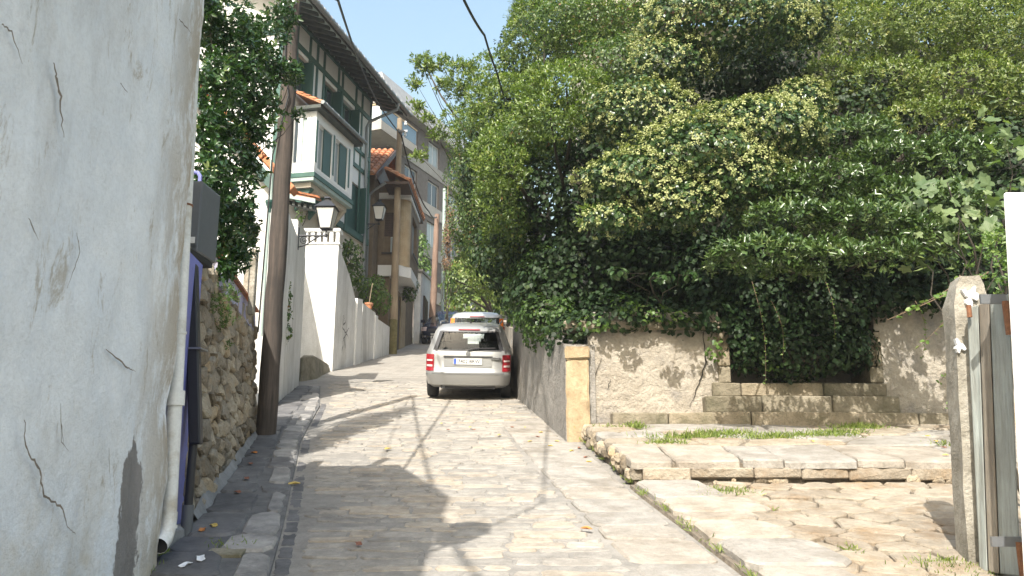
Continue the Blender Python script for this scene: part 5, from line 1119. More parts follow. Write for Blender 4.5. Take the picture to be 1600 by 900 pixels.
def car(name, label, loc, yaw, roll, levels, paintm, wheels, cols, glass_lv, kind, group, pitch=None):
    root = empty(name, loc, label, 'car', group)
    B = []                                             # rings
    for (z, yr, yf, w_, cr, cf) in levels:
        half = []
        for t in TR:
            k = max(0, (t - .6) / .4); half.append((w_ * t, yr + .035 * t * t + cr * (1 - math.sqrt(max(0, 1 - k * k)))))
        ys0, ys1 = half[-1][1], yf - .06 - cf
        for s in cols: half.append((w_ * (1 - .05 * max(0, s - .72) / .28), lerp(ys0, ys1, s)))
        wf = w_ * .95
        for t in TR[::-1]:
            k = max(0, (t - .6) / .4); half.append((wf * t, yf - .06 * t * t - cf * (1 - math.sqrt(max(0, 1 - k * k)))))
        ring = [(x, y, z) for x, y in half] + [(-x, y, z) for x, y in half[::-1][1:-1]]; B.append(ring)
    nr = len(B[0]); nh = len(TR) * 2 + len(cols); body, glassR, glassS, glassF, trim = MB(), MB(), MB(), MB(), MB()
    def side_col(i):                                   # column index within the half outline
        return i if i < nh - 1 else 2 * (nh - 1) - 1 - i
    for li in range(len(B) - 1):
        for i in range(nr):
            j = (i + 1) % nr; c_ = side_col(i); f4 = [B[li][i], B[li][j], B[li + 1][j], B[li + 1][i]]; tgt = body
            if glass_lv[0] <= li < glass_lv[1]:
                if c_ < 3: tgt = glassR
                elif c_ == 3: tgt = trim
                elif 6 <= c_ < 6 + len(cols): 
                    tgt = glassS if kind['side'][c_ - 6] else (trim if kind['side'][c_ - 6] is None else body)
                elif c_ >= nh - 4: tgt = glassF
            tgt.add(f4, [(0, 1, 2, 3)])
    body.add(B[-1], [tuple(range(nr))]); body.add(B[0], [tuple(range(nr))[::-1]])
    R_ = Matrix.Rotation(yaw, 4, 'Z') @ Matrix.Rotation(math.atan(SLOPE) if pitch is None else pitch, 4, 'X') @ Matrix.Rotation(roll, 4, 'Y')
    L0 = Vector(loc)
    def put(mb, nm, mat, parent=root, smooth=True, weld=False, label=None):
        if not mb.v: return None
        me = bpy.data.meshes.new(nm); me.from_pydata([tuple(R_ @ Vector(v)) for v in mb.v], [], mb.f)
        at = me.attributes.new('tint', 'FLOAT', 'POINT'); at.data.foreach_set('value', mb.t)
        if weld:
            bm = bmesh.new(); bm.from_mesh(me); bmesh.ops.remove_doubles(bm, verts=bm.verts[:], dist=.0005); bmesh.ops.recalc_face_normals(bm, faces=bm.faces[:]); bm.to_mesh(me); bm.free()
        if smooth:
            me.polygons.foreach_set('use_smooth', [True] * len(me.polygons)); me.set_sharp_from_angle(angle=rad(32))
        o = link(nm, me, mat, parent, L0)
        if label: o['label'] = label
        return o
    def islands(mb, nm, mat):
        key = lambda v: tuple(round(x, 4) for x in v); par = {}
        def find(a):
            while par.setdefault(a, a) != a: a = par[a]
            return a
        for f in mb.f:
            for i in f[1:]: par[find(key(mb.v[i]))] = find(key(mb.v[f[0]]))
        grp = {}
        for f in mb.f: grp.setdefault(find(key(mb.v[f[0]])), []).append(f)
        for fs in grp.values():
            m2 = MB()
            for f in fs: m2.add([mb.v[i] for i in f], [tuple(range(len(f)))])
            put(m2, nm, mat, weld=True)
    bo = put(body, 'body', paintm, weld=True); put(glassR, 'rear_window' if not kind.get('rev') else 'rear_window', 'carglass', weld=True); islands(glassS, 'side_window', 'carglass'); put(glassF, 'windscreen', 'carglass', weld=True); islands(trim, 'window_trim', 'trim')
    for (yw, r_) in wheels:
        for sx in (-1, 1):
            xo = levels[2][3] * sx; tw = .19; prof = [(r_ * .62, 0), (r_ * .93, .0), (r_, .04), (r_, tw - .04), (r_ * .93, tw), (r_ * .62, tw)]
            mb = MB(); n = 24; vs = []
            for pr_, t in prof:
                for k in range(n): th = 2 * math.pi * k / n; vs.append((xo + .004 * sx - sx * t, yw + pr_ * math.cos(th), r_ + pr_ * math.sin(th)))
            mb.add(vs, [(i * n + k, i * n + (k + 1) % n, (i + 1) * n + (k + 1) % n, (i + 1) * n + k) for i in range(5) for k in range(n)]); wh = put(mb, 'wheel', 'rubber')
            mb = MB(); vs = [(xo - sx * .03, yw + r_ * .63 * math.cos(2 * math.pi * k / n), r_ + r_ * .63 * math.sin(2 * math.pi * k / n)) for k in range(n)] + [(xo - sx * .005, yw, r_)]
            mb.add(vs, [(k, (k + 1) % n, n) for k in range(n)]); o = put(mb, 'rim', 'alloy', wh)
            mb = MB(); ra = r_ * 1.14; vs = [(xo + sx * .0035, yw + ra * math.cos(math.pi * k / 16), max(levels[0][0], r_ + ra * math.sin(math.pi * k / 16))) for k in range(17)]; mb.add(vs + [(xo + sx * .0035, yw, levels[0][0])], [(k, k + 1, 17) for k in range(16)]); put(mb, 'wheel_arch', 'trim')
    # interior
    w_ = levels[6][3]
    for sx in (-.36, .36):
        for yb, zt_ in kind['seats']:
            mb = MB(); mb.box(sx - .22, sx + .22, yb, yb + .14, .5, zt_ - .18); put(mb, 'seat', 'seat', smooth=False)
            mb = MB(); mb.lathe((sx, yb + .06, zt_ - .2), [(.10, 0), (.135, .04), (.14, .12), (.12, .18), (.08, .2)], 10); put(mb, 'headrest', 'seat')
    mb = MB(); mb.box(-w_ * .9, w_ * .9, levels[6][1] + .15, levels[6][2] - .9, .45, .55); put(mb, 'cabin_floor', 'seat', smooth=False)
    return root, put, R_, L0
def level_y(levels, z, rear=True):
    for a, b in zip(levels[:-1], levels[1:]):
        if a[0] <= z <= b[0]:
            t = (z - a[0]) / (b[0] - a[0]); return lerp(a[1], b[1], t) if rear else lerp(a[2], b[2], t)
def level_w(levels, z):
    for a, b in zip(levels[:-1], levels[1:]):
        if a[0] <= z <= b[0]: return lerp(a[3], b[3], (z - a[0]) / (b[0] - a[0]))
def rear_patch(levels, x0, x1, z0, z1, off, nx=4, nz=5, front=False, wrap=1.0):
    """patch that follows the car's end surface, off metres proud of it"""
    mb = MB()
    for k in range(nz + 1):
        z = lerp(z0, z1, k / nz); w_ = level_w(levels, z) * (.95 if front else 1); y0 = level_y(levels, z, not front)
        lv = min(levels, key=lambda l: abs(l[0] - z)); cr = lv[5 if front else 4]
        for i in range(nx + 1):
            x = lerp(x0, x1, i / nx); t = min(1, abs(x) / w_); kk = max(0, (t - .6) / .4); dy = cr * (1 - math.sqrt(max(0, 1 - kk * kk)))
            y = (y0 + .035 * t * t + dy - off) if not front else (y0 - .06 * t * t - dy + off)
            mb.v.append((x * (1 + (off * .8 if t > .9 else 0)), y, z)); mb.t.append(.5)
    mb.f = [(k * (nx + 1) + i, k * (nx + 1) + i + 1, (k + 1) * (nx + 1) + i + 1, (k + 1) * (nx + 1) + i) for k in range(nz) for i in range(nx)]
    n = len(mb.v); dq = .02 if not front else -.02                 # close it towards the body so it has thickness
    mb.v += [(x, y + dq, z) for x, y, z in mb.v]; mb.t += [.5] * n; W = nx + 1
    brd = [i for i in range(W)] + [k * W + nx for k in range(1, nz + 1)] + [nz * W + i for i in range(nx - 1, -1, -1)] + [k * W for k in range(nz - 1, 0, -1)]
    mb.f += [(brd[i], brd[(i + 1) % len(brd)], n + brd[(i + 1) % len(brd)], n + brd[i]) for i in range(len(brd))]
    return mb
COLS = [.06, .14, .36, .39, .62, .66, .90]
#            z    rear  front  half  cornerR cornerF
LV = [(.24, .16, 4.02, .72, .22, .3), (.30, .07, 4.16, .795, .22, .35), (.46, .01, 4.22, .822, .20, .4), (.52, .00, 4.22, .823, .20, .4), (.555, .015, 4.20, .823, .20, .4), (.62, .05, 4.14, .82, .18, .4), (.80, .07, 3.9, .823, .15, .35),
      (.90, .09, 3.15, .815, .14, .25), (.945, .11, 2.98, .795, .13, .2), (1.10, .17, 2.6, .735, .12, .18), (1.30, .27, 2.15, .665, .12, .15), (1.37, .33, 2.0, .63, .14, .12), (1.42, .43, 1.85, .55, .14, .1), (1.445, .62, 1.7, .36, .1, .06)]
LV = [(a * .975, b, c_, d_ * .955, e, f) for a, b, c_, d_, e, f in LV]
rearpos = PR(733, 621); rb = Vector((rearpos.x, rearpos.y - .72, 0)); rb.z = zr(rb.y) + .005
yaw1 = rad(-.5)
rt, put, R1, L1 = car('parked_car', 'silver estate car parked nearest, showing its plate and red tail lamps', rb, yaw1, rad(1.0), LV, 'silver', ((.74, .295), (3.2, .295)), COLS, (8, 10), dict(side=[False, True, None, True, None, True, False, False], seats=((1.25, 1.22), (2.05, 1.25))), 'cars parked on the street')
for sx in (-1, 1):
    mb = rear_patch(LV, sx * .63, sx * .772, .545, .845, .012); tl = put(mb, 'tail_light', 'red')
    for za, zb_ in ((.635, .67), (.735, .765)): put(rear_patch(LV, sx * .655, sx * .755, za - .015, zb_ - .015, .018, 3, 2), 'lens', 'lenswhite', tl)
put(rear_patch(LV, -.77, .77, .495, .53, .008, 12, 2), 'bumper_strip', 'greyplastic')
put(rear_patch(LV, -.44, .44, .62, .795, -.012 + .02, 6, 3), 'plate_recess', 'silver'); 
put(rear_patch(LV, -.45, .45, .80, .822, .03, 6, 1), 'handle_bar', 'trim')
def flat(x0, x1, z0, z1, y0, y1): mb = MB(); mb.box(x0, x1, y0, y1, z0, z1); return mb
pz = .725; py0 = level_y(LV, pz) - .02
pl_ = put(flat(-.26, .26, pz - .055, pz + .055, py0 - .008, py0 + .02), 'number_plate', 'plate', smooth=False)
put(flat(-.255, -.215, pz - .05, pz + .05, py0 - .0105, py0 - .0085), 'plate_band', 'eublue', pl_, smooth=False)
mt = R1 @ Matrix.Translation((.02, py0 - .011, pz - .003)) @ Matrix.Rotation(rad(90), 4, 'X')
tx = text_part('plate_text', '7402 BRW', .098, 'ink', pl_, Matrix.Translation(L1 - wloc(pl_)) @ mt, .0015, sx=.92)
put(rear_patch(LV, -.2, .2, 1.292, 1.31, .02, 6, 1), 'brake_light', 'red'); put(flat(.40, .60, .79, .803, level_y(LV, .79) - .014, level_y(LV, .79) + .02), 'badge', 'chrome', smooth=False)
put(flat(.42, .57, .765, .776, level_y(LV, .77) - .014, level_y(LV, .77) + .02), 'badge', 'greyplastic', smooth=False)
mb = MB(); mb.lathe((0, level_y(LV, .87) - .0, .87), [(.0, -.001), (.045, .0), (.045, .01), (.0, .011)], 12); mb.v = [(v[0], level_y(LV, .87) - (v[2] - .87) - .006, .865 + (v[1] - level_y(LV, .87))) for v in mb.v]; put(mb, 'emblem', 'greyplastic')
mb = MB(); mb.tube([(0, .075, .925), (.1, .085, .955), (.5, .12, .97)], .011, 6); put(mb, 'rear_wiper', 'trim'); put(rear_patch(LV, -.61, .61, .912, .932, .01, 8, 1), 'window_seal', 'trim'); put(rear_patch(LV, -.52, .52, 1.253, 1.277, .01, 8, 1), 'window_seal', 'trim')
for sx in (-1, 1):
    mb = MB(); mb.tube([(sx * .56, .55, 1.40), (sx * .57, .75, 1.435), (sx * .57, 1.9, 1.445), (sx * .555, 2.1, 1.41)], .014, 6); put(mb, 'roof_rail', 'greyplastic')
    mb = MB(); cx = sx * .90; mb.add([(sx * .765, 2.62, .95), (sx * .765, 2.62, 1.03), (cx - sx * .08, 2.57, .94), (cx + sx * .05, 2.6, .94), (cx + sx * .06, 2.6, 1.09), (cx - sx * .08, 2.57, 1.09), (cx - sx * .06, 2.68, .95), (cx + sx * .03, 2.7, .96), (cx + sx * .04, 2.7, 1.07), (cx - sx * .06, 2.68, 1.07)], [(2, 3, 4, 5), (6, 9, 8, 7), (2, 6, 7, 3), (4, 8, 9, 5), (3, 7, 8, 4), (2, 5, 9, 6), (0, 1, 5, 2)]); mo = put(mb, 'wing_mirror', 'silver', smooth=False, weld=True)
    mb = MB(); mb.add([(cx - sx * .065, 2.562, .95), (cx + sx * .04, 2.588, .95), (cx + sx * .048, 2.588, 1.08), (cx - sx * .065, 2.562, 1.08)], [(0, 1, 2, 3)]); put(mb, 'mirror_glass', 'chrome', mo, smooth=False)
mb = MB(); mb.lathe((0, .75, 1.405), [(.025, 0), (.02, .03), (.006, .05), (.005, .09)], 6); put(mb, 'aerial', 'trim')
put(flat(-.5, .5, .22, .27, .12, .6), 'underbody', 'trim', smooth=False)
mb = MB(); mb.tube([(-.45, .12, .25), (-.45, .5, .25)], .03, 8); put(mb, 'exhaust', 'steel')
# second estate car, ahead of the first: roof, window and tall amber lamps show above it
LV2 = [(a * 1.10, b, c_ * 1.04, d_ * 1.02, e, f) for a, b, c_, d_, e, f in LV]; LV2[9] = (1.20, .14, 2.7, .76, .12, .18); LV2[10] = (1.44, .22, 2.25, .69, .12, .15); LV2[11] = (1.52, .28, 2.1, .65, .14, .12); LV2[12] = (1.57, .4, 1.9, .57, .14, .1); LV2[13] = (1.60, .6, 1.75, .36, .1, .06)
c2 = Vector((0, 0, 0)); d_ = 22.0; q = PY(745, 500, d_); c2 = Vector((q.x, d_, zr(d_) + .005))
rt, put, R2, L2 = car('parked_car', 'grey estate car with tall amber and red lamps, parked ahead of the nearest car', c2, rad(1.5), rad(.3), LV2, 'silver2', ((.8, .3), (3.3, .3)), COLS, (8, 10), dict(side=[False, True, None, True, None, True, False, False], seats=((1.25, 1.26), (2.1, 1.28))), 'cars parked on the street')
for sx in (-1, 1):
    put(rear_patch(LV2, sx * .60, sx * .70, 1.22, 1.43, .014, 3, 4), 'indicator_light', 'amber'); put(rear_patch(LV2, sx * .64, sx * .775, 1.0, 1.21, .014, 3, 4), 'tail_light', 'red')
    mb = MB(); mb.tube([(sx * .6, .5, 1.57), (sx * .61, .7, 1.62), (sx * .61, 1.95, 1.63), (sx * .59, 2.2, 1.58)], .016, 6); put(mb, 'roof_rail', 'trim')
put(rear_patch(LV2, -.26, .26, .72, .82, .014, 4, 2), 'number_plate', 'plate'); put(rear_patch(LV2, -.60, .60, 1.43, 1.455, .01, 8, 1), 'window_seal', 'trim')
put(rear_patch(LV2, -.2, .2, 1.47, 1.49, .02, 6, 1), 'brake_light', 'red')
# dark blue car, facing down the hill
LV3 = [(.24, .1, 4.0, .74, .2, .3), (.32, .05, 4.14, .82, .2, .4), (.48, .0, 4.2, .86, .2, .45), (.54, .0, 4.21, .865, .2, .45), (.60, .02, 4.2, .865, .2, .45), (.68, .03, 4.16, .865, .18, .45), (.86, .05, 4.0, .865, .15, .42), (.97, .07, 3.2, .85, .14, .25), (1.02, .1, 3.05, .83, .13, .2), (1.2, .16, 2.65, .77, .12, .18), (1.42, .3, 2.2, .69, .12, .15), (1.5, .36, 2.0, .65, .14, .12), (1.56, .5, 1.8, .55, .14, .1), (1.585, .7, 1.6, .36, .1, .06)]
q = PY(697, 535, 39.5); ang = math.pi + rad(-6)
loc3 = Vector((q.x, 43.2, zr(43.2) + .005))
rt, put, R3, L3 = car('parked_car', 'dark blue car facing the camera at the left of the street', loc3, ang, 0, LV3, 'navy', ((.8, .31), (3.3, .31)), COLS, (8, 10), dict(side=[False, True, None, True, None, True, False, False], seats=((1.2, 1.25), (2.05, 1.28))), 'cars parked on the street', pitch=-math.atan(SLOPE))
for sx in (-1, 1):
    put(rear_patch(LV3, sx * .48, sx * .80, .66, .84, .014, 4, 3, front=True), 'headlight', 'lenswhite'); put(rear_patch(LV3, sx * .5, sx * .7, .36, .44, .014, 3, 2, front=True), 'fog_light', 'chrome')
    mb = MB(); mb.box(sx * .93 - .09, sx * .93 + .09, 2.75, 2.85, 1.03, 1.17); put(mb, 'wing_mirror', 'navy', smooth=False)
put(rear_patch(LV3, -.4, .4, .62, .76, .014, 5, 2, front=True), 'grille', 'trim'); put(rear_patch(LV3, -.26, .26, .44, .54, .018, 4, 2, front=True), 'number_plate', 'plate'); put(rear_patch(LV3, -.45, .45, .30, .42, .012, 4, 2, front=True), 'lower_grille', 'trim')
# ================================================================= VEGETATION
M['l_pitt'] = leafmat('pittosporum_leaf', [(0, (.04, .07, .014)), (.4, (.095, .148, .03)), (.75, (.16, .22, .05)), (1, (.27, .29, .09))], .38, .28)
M['l_pale'] = leafmat('pale_pittosporum_leaf', [(0, (.048, .08, .018)), (.4, (.11, .158, .038)), (.75, (.185, .225, .065)), (1, (.31, .31, .11))], .42, .28)
M['l_laurel'] = leafmat('laurel_leaf', [(0, (.028, .054, .016)), (.4, (.055, .098, .027)), (.75, (.09, .142, .04)), (1, (.18, .225, .08))], .30, .18, .6)
M['l_ivy'] = leafmat('ivy_leaf', [(0, (.018, .042, .013)), (.5, (.038, .078, .021)), (.85, (.065, .11, .032)), (1, (.12, .16, .05))], .32, .15, .5)
M['l_ivyshaded'] = leafmat('shade_painted_ivy_leaf', [(0, (.009, .022, .007)), (.5, (.019, .042, .012)), (.85, (.036, .066, .018)), (1, (.09, .12, .04))], .55, .12, .3)  # ivy greens darkened to paint in the deep shade under the shrubs
M['l_umbel'] = leafmat('ivy_flower', [(0, (.20, .235, .09)), (.5, (.31, .335, .145)), (1, (.42, .43, .22))], .7, .15, .2)
M['l_bramble'] = leafmat('bramble_leaf', [(0, (.028, .06, .014)), (.45, (.06, .11, .025)), (.8, (.11, .165, .04)), (.93, (.17, .17, .05)), (1, (.2, .11, .04))], .45, .28)
M['l_camellia'] = leafmat('camellia_leaf', [(0, (.014, .038, .012)), (.5, (.03, .075, .02)), (.85, (.06, .12, .03)), (1, (.16, .2, .06))], .28, .2, .6)
M['l_light'] = leafmat('fresh_green_leaf', [(0, (.05, .10, .02)), (.5, (.095, .17, .035)), (1, (.19, .26, .07))], .45, .3)
M['l_fig'] = leafmat('fig_leaf', [(0, (.06, .105, .04)), (.5, (.10, .15, .06)), (1, (.16, .21, .085))], .5, .3)
M['l_grass'] = leafmat('grass_blade', [(0, (.11, .16, .03)), (.5, (.19, .26, .05)), (.85, (.29, .33, .09)), (1, (.4, .36, .17))], .5, .3)
M['l_dry'] = leafmat('dry_vine', [(0, (.12, .07, .035)), (.5, (.19, .11, .06)), (1, (.27, .18, .1))], .8, .1)
def plant(name, label, catg, lobes, style, mat, base, leaf, dens, seed, trunk_r=.06, group=None, tint=(.45, .2), k=7, up=.5, spread=1.0, rough=.22, front=.75, inner=.18, extra=None, low=-1.0, part='crown', trunk='trunk', clear=None):
    """one shrub or tree: crown of real leaves on lumpy lobes plus trunk and limbs"""
    root = empty(name, base, label, catg, group); arr = []; tips = []
    for i, l in enumerate(lobes):
        c_, R_ = (lobe_px(*l) if not isinstance(l[0], Vector) else l); A_ = (R_[0] * R_[2] + R_[0] * R_[1] + R_[1] * R_[2]) / 3 * 4 * math.pi * .62
        tips.append(c_); L, W = leaf; n = int(A_ * dens / (k if style == 'ros' else 1))
        P, Nn = lobe_points(tuple(c_), R_, n, seed * 100 + i * 7, rough, front, inner, low)
        if style == 'ros': arr.append(rosettes(P, Nn, k, L, W, up, spread, seed * 31 + i, tint))
        else: arr.append(shingles(P, Nn, L, W, seed * 31 + i, tint))
        if extra: extra(c_, R_, seed * 57 + i, root)
    V, T = cat(*arr)
    leaf_mesh(part, V, T, mat, root, base)
    if trunk: branch_tree(trunk, root, base, tips, trunk_r, seed=seed)
    return root
LEAFN = 0
Z0 = lambda y: zr(y)
# --- flowering ivy mass
um = []
def umbels(c_, R_, seed, root):
    A_ = R_[0] * R_[2] * 4
    P, Nn = lobe_points(tuple(c_), (R_[0] * 1.03, R_[1] * 1.05, R_[2] * 1.04), int(A_ * 300), seed, .22, .9, .05, -.5)
    um.append(rosettes(P + Nn * .03, Nn, 9, .029, .024, .5, 1.35, seed, (.5, .28), .5))
iv = [(1120, 45, 11.6, 145, 62), (1045, 105, 11.4, 70, 46), (1000, 185, 11.0, 90, 56), (1180, 210, 10.2, 120, 52), (1090, 250, 10.1, 115, 55), (1000, 285, 10.0, 90, 48), (1060, 318, 9.9, 72, 42), (955, 343, 9.9, 44, 26), (1150, 285, 10.0, 85, 48), (1250, 165, 11.2, 50, 40), (1240, 30, 12, 70, 50), (1215, 255, 10.3, 46, 40)]
pl1 = plant('ivy_shrub', 'flowering ivy mass with yellow green flower heads in the middle of the shrubs', 'shrub', iv, 'shi', 'l_ivy', (2.6, 11.6, 3.5), (.062, .057), 900, 3, .035, tint=(.5, .25), extra=umbels, rough=.2, trunk=None)
V, T = cat(*um); leaf_mesh('flower_heads', V, T, 'l_umbel', pl1, (2.6, 11.6, 3.5), label='yellow green ivy flower heads')
# --- tall pittosporum leaning over the street
pt = [(790, 262, 12.0, 45, 42), (860, 185, 11.0, 65, 36), (925, 338, 11.0, 30, 20), (885, 140, 11.2, 80, 46), (772, 322, 12.6, 36, 45), (775, 250, 13.0, 45, 50), (850, 55, 16.5, 75, 70), (930, 60, 15, 80, 65), (790, 140, 18.2, 75, 60), (880, 165, 12.8, 90, 60), (755, 215, 18.5, 55, 55), (805, 235, 13.4, 75, 60), (800, 170, 15, 80, 60), (720, 130, 20, 36, 32), (665, 105, 20.4, 16, 18), (762, 300, 19.4, 50, 60), (750, 380, 19.5, 36, 45), (775, 425, 19, 50, 45), (960, 20, 15.5, 70, 60), (800, 370, 14.0, 45, 40), (715, 190, 19.8, 30, 28)]
plant('pittosporum_tree', 'tall pittosporum leaning over the street against the sky', 'tree', pt, 'ros', 'l_pitt', (1.2, 17.2, zr(17.2) + 1.4), (.072, .028), 820, 5, .10, k=8, tint=(.5, .24), rough=.22, inner=.15)
# loose sprigs that stand out against the sky
r5 = random.Random(9); sp_ = []
for (px, py, Y) in ((655, 90, 20.3), (668, 105, 20.3), (690, 98, 20.2), (712, 100, 20), (735, 105, 20), (650, 130, 20.4), (655, 165, 20.3), (665, 185, 20.2), (690, 130, 20), (720, 135, 20), (680, 210, 20), (652, 240, 19.8)):
    sp_.append((PY(px, py, Y), (.33, .28, .22)))
plant('pittosporum_sapling', 'open sprigs of a pittosporum beside the slate roof, against the sky', 'shrub', sp_, 'ros', 'l_pitt', (.5, 20.6, zr(20.6) + 1.4), (.13, .042), 300, 6, .03, k=9, up=.9, tint=(.6, .22), rough=.25, inner=.5, front=.3)
# --- brambles draped over the street side
bl = [(735, 260, 19, 42, 75), (755, 330, 18.4, 45, 70), (785, 305, 13.6, 50, 55), (800, 390, 15, 45, 45), (722, 350, 19, 24, 45), (800, 345, 13.2, 30, 40), (775, 200, 18, 60, 40), (840, 210, 12.6, 60, 36), (960, 110, 13.8, 70, 60), (900, 40, 14.8, 90, 45)]
def vines(c_, R_, seed, root): pass
brb = plant('bramble_thicket', 'yellowish bramble draped over the street side of the pittosporum', 'shrub', bl, 'shi', 'l_bramble', (.3, 16.0, zr(16.0) + 1.5), (.054, .042), 760, 8, .03, tint=(.5, .24), rough=.28, inner=.2)
# hanging bramble shoots, each a stem with its leaves
def shoot(parent, pts, nleaf, L, W, mat, r_=.006, seed=0, name='shoot', stem='twig', tint=(.6, .2)):
    r = np.random.default_rng(seed); pts = [Vector(p) for p in pts]; mb = MB(); mb.tube(pts, [r_ * (1 - .6 * i / (len(pts) - 1)) for i in range(len(pts))], 5)
    so_ = mb.build(name, stem, parent, smooth=True)
    t = r.uniform(0.05, 1, nleaf) * (len(pts) - 1); i0 = np.minimum(t.astype(int), len(pts) - 2); f = (t - i0)[:, None]; Q = np.array([tuple(p) for p in pts]); P = Q[i0] * (1 - f) + Q[i0 + 1] * f
    d = unit(r.normal(size=(nleaf, 3)) * [1, .8, .35]); V, T = leaf_arrays(P, unit(d + [0, -.25, -.15]), unit(np.array([0, -.6, .8]) + r.normal(size=(nleaf, 3)) * .4), L * r.uniform(.6, 1.2, nleaf), W * r.uniform(.7, 1.2, nleaf), np.clip(r.normal(*tint, nleaf), 0, 1))
    leaf_mesh('shoot_leaves', V, T, mat, so_, tuple(wloc(so_))); return so_
def hang(px0, py0, px1, py1, Y0, Y1, bow=.1, k=7):
    a, b = PY(px0, py0, Y0), PY(px1, py1, Y1); out = []
    for i in range(k + 1): t = i / k; p = a.lerp(b, t); p.x += math.sin(t * 3) * bow * .4; p.y -= math.sin(t * math.pi) * bow; out.append(p)
    return out
for i, (a, b, c_, d_, Y) in enumerate(((812, 215, 778, 350, 15.0), (800, 250, 790, 370, 15.0), (815, 230, 800, 345, 15), (760, 210, 735, 330, 17.4), (700, 290, 690, 400, 18.4), (880, 260, 905, 275, 13.4))):
    shoot(brb, hang(a, b, c_, d_, Y, Y - .1), 70, .06, .042, 'l_bramble', .010, 40 + i)
# --- pale pittosporum, upper right
pp = [(1280, 20, 14.6, 90, 70), (1400, 10, 15, 120, 70), (1540, 10, 14.8, 120, 70), (1620, 90, 13.5, 80, 90), (1620, 190, 12.6, 70, 70), (1460, 110, 14, 130, 80), (1330, 60, 13.4, 90, 65), (1440, 50, 13.2, 110, 70), (1555, 55, 12.9, 90, 70), (1380, 140, 12.8, 95, 55), (1500, 140, 12.4, 100, 55), (1300, 130, 13.0, 55, 50), (1580, 150, 12.0, 60, 50), (1450, 195, 12.2, 90, 40)]
plant('pale_pittosporum', 'pale olive pittosporum filling the upper right corner', 'tree', pp, 'ros', 'l_pale', (5.2, 13.2, 4.9), (.07, .027), 850, 9, .11, k=8, tint=(.5, .24), rough=.2, inner=.15)
# --- dark glossy laurel tiers below it
lr = [(1250, 330, 10.3, 110, 55), (1380, 340, 10.3, 110, 55), (1480, 370, 10.2, 70, 60), (1320, 220, 10.9, 85, 36), (1290, 290, 9.8, 95, 34), (1390, 255, 10.5, 85, 36), (1235, 340, 9.4, 75, 26), (1340, 345, 9.3, 85, 30), (1195, 395, 9.0, 85, 30), (1285, 400, 9.0, 75, 26), (1140, 410, 9.0, 40, 20), (1400, 315, 9.6, 60, 32), (1370, 400, 9.1, 70, 28), (1440, 370, 9.2, 60, 36), (1490, 250, 10.4, 70, 44), (1480, 320, 9.9, 60, 40), (1240, 425, 9.1, 50, 14)]
plant('laurel_shrub', 'dark glossy laurel in spreading tiers above the niche', 'shrub', lr, 'ros', 'l_laurel', (4.4, 11.9, 3.9), (.084, .030), 1050, 12, .05, k=8, up=.7, tint=(.5, .22), rough=.22, inner=.16, low=-.3)
# --- understorey: ivy over the bank and wall top, shade put into its leaf colour
us_ = [(1110, 420, 12.2, 60, 50), (1180, 430, 12.2, 60, 50), (830, 90, 18.5, 60, 60), (880, 50, 18, 60, 60), (790, 150, 19, 45, 45), (1320, 30, 16.5, 120, 60), (1500, 30, 16.5, 140, 70), (800, 215, 17.5, 70, 60), (770, 270, 18, 60, 60), (840, 260, 16.5, 60, 60), (900, 210, 14.5, 80, 60), (1118, 492, 10.75, 28, 30), (1420, 468, 10.85, 50, 24), (1482, 455, 10.8, 40, 30), (1370, 470, 10.85, 30, 30), (1130, 130, 12.8, 120, 60), (1560, 250, 12.2, 80, 80), (1600, 340, 11.8, 70, 90), (1480, 240, 12.8, 90, 70), (1340, 180, 13.2, 100, 80), (940, 420, 13.2, 120, 80), (860, 460, 13.0, 70, 60), (1060, 430, 13.0, 120, 70), (960, 500, 10.98, 70, 26), (1060, 505, 10.98, 60, 22), (900, 512, 11.0, 40, 24), (1150, 470, 12.0, 80, 60), (820, 400, 14.6, 90, 80), (1420, 440, 11.8, 90, 60), (1330, 440, 11.9, 90, 60), (1500, 440, 11.6, 70, 70), (950, 360, 13.4, 100, 70), (1130, 350, 13.0, 120, 80), (1000, 500, 11.9, 110, 45), (890, 520, 11.9, 40, 40), (1000, 240, 13.2, 120, 80), (870, 300, 13.4, 90, 80), (1250, 380, 12.0, 120, 80), (1400, 380, 12.2, 120, 90), (1180, 120, 13.4, 90, 80)]
und = plant('climbing_ivy', 'climbing ivy over the wall top and below the shrubs, leaves coloured darker for deep shade', 'ivy', us_, 'shi', 'l_ivyshaded', (1.8, 11.4, 3.6), (.085, .076), 300, 14, .03, tint=(.42, .2), rough=.3, trunk=None)
nv = [(1190, 470, 11.05, 70, 80), (1290, 470, 11.0, 80, 80), (1240, 545, 10.95, 100, 48), (1160, 535, 10.95, 32, 45), (1330, 540, 11.0, 40, 45)]
plant('niche_ivy', 'ivy curtain filling the wall niche, leaves coloured darker for shade', 'ivy', nv, 'shi', 'l_ivyshaded', (3.6, 11.2, 2.81), (.07, .06), 560, 15, .03, tint=(.35, .2), rough=.2, front=.95)
# fresher ivy tufts catching sun at the wall top
plant('wall_top_ivy', 'bright fresh ivy leaves along the cracked wall top', 'ivy', [(1010, 490, 10.75, 32, 16), (975, 478, 10.72, 22, 18), (1115, 545, 10.8, 16, 24), (930, 505, 10.75, 26, 14), (1060, 495, 10.75, 26, 12), (1200, 560, 10.72, 14, 20)], 'shi', 'l_light', (1.9, 11.0, 3.62), (.062, .055), 260, 16, .02, tint=(.4, .2), trunk=None)
plant('hanging_ivy', 'ivy sprays hanging in front of the wall top, shading the cracked wall', 'ivy', [(1035, 432, 9.9, 18, 9), (965, 425, 10.0, 16, 10), (1080, 430, 9.95, 12, 10)], 'shi', 'l_ivy', (2.0, 11.2, 3.6), (.07, .062), 520, 44, .015, tint=(.4, .2), rough=.35)
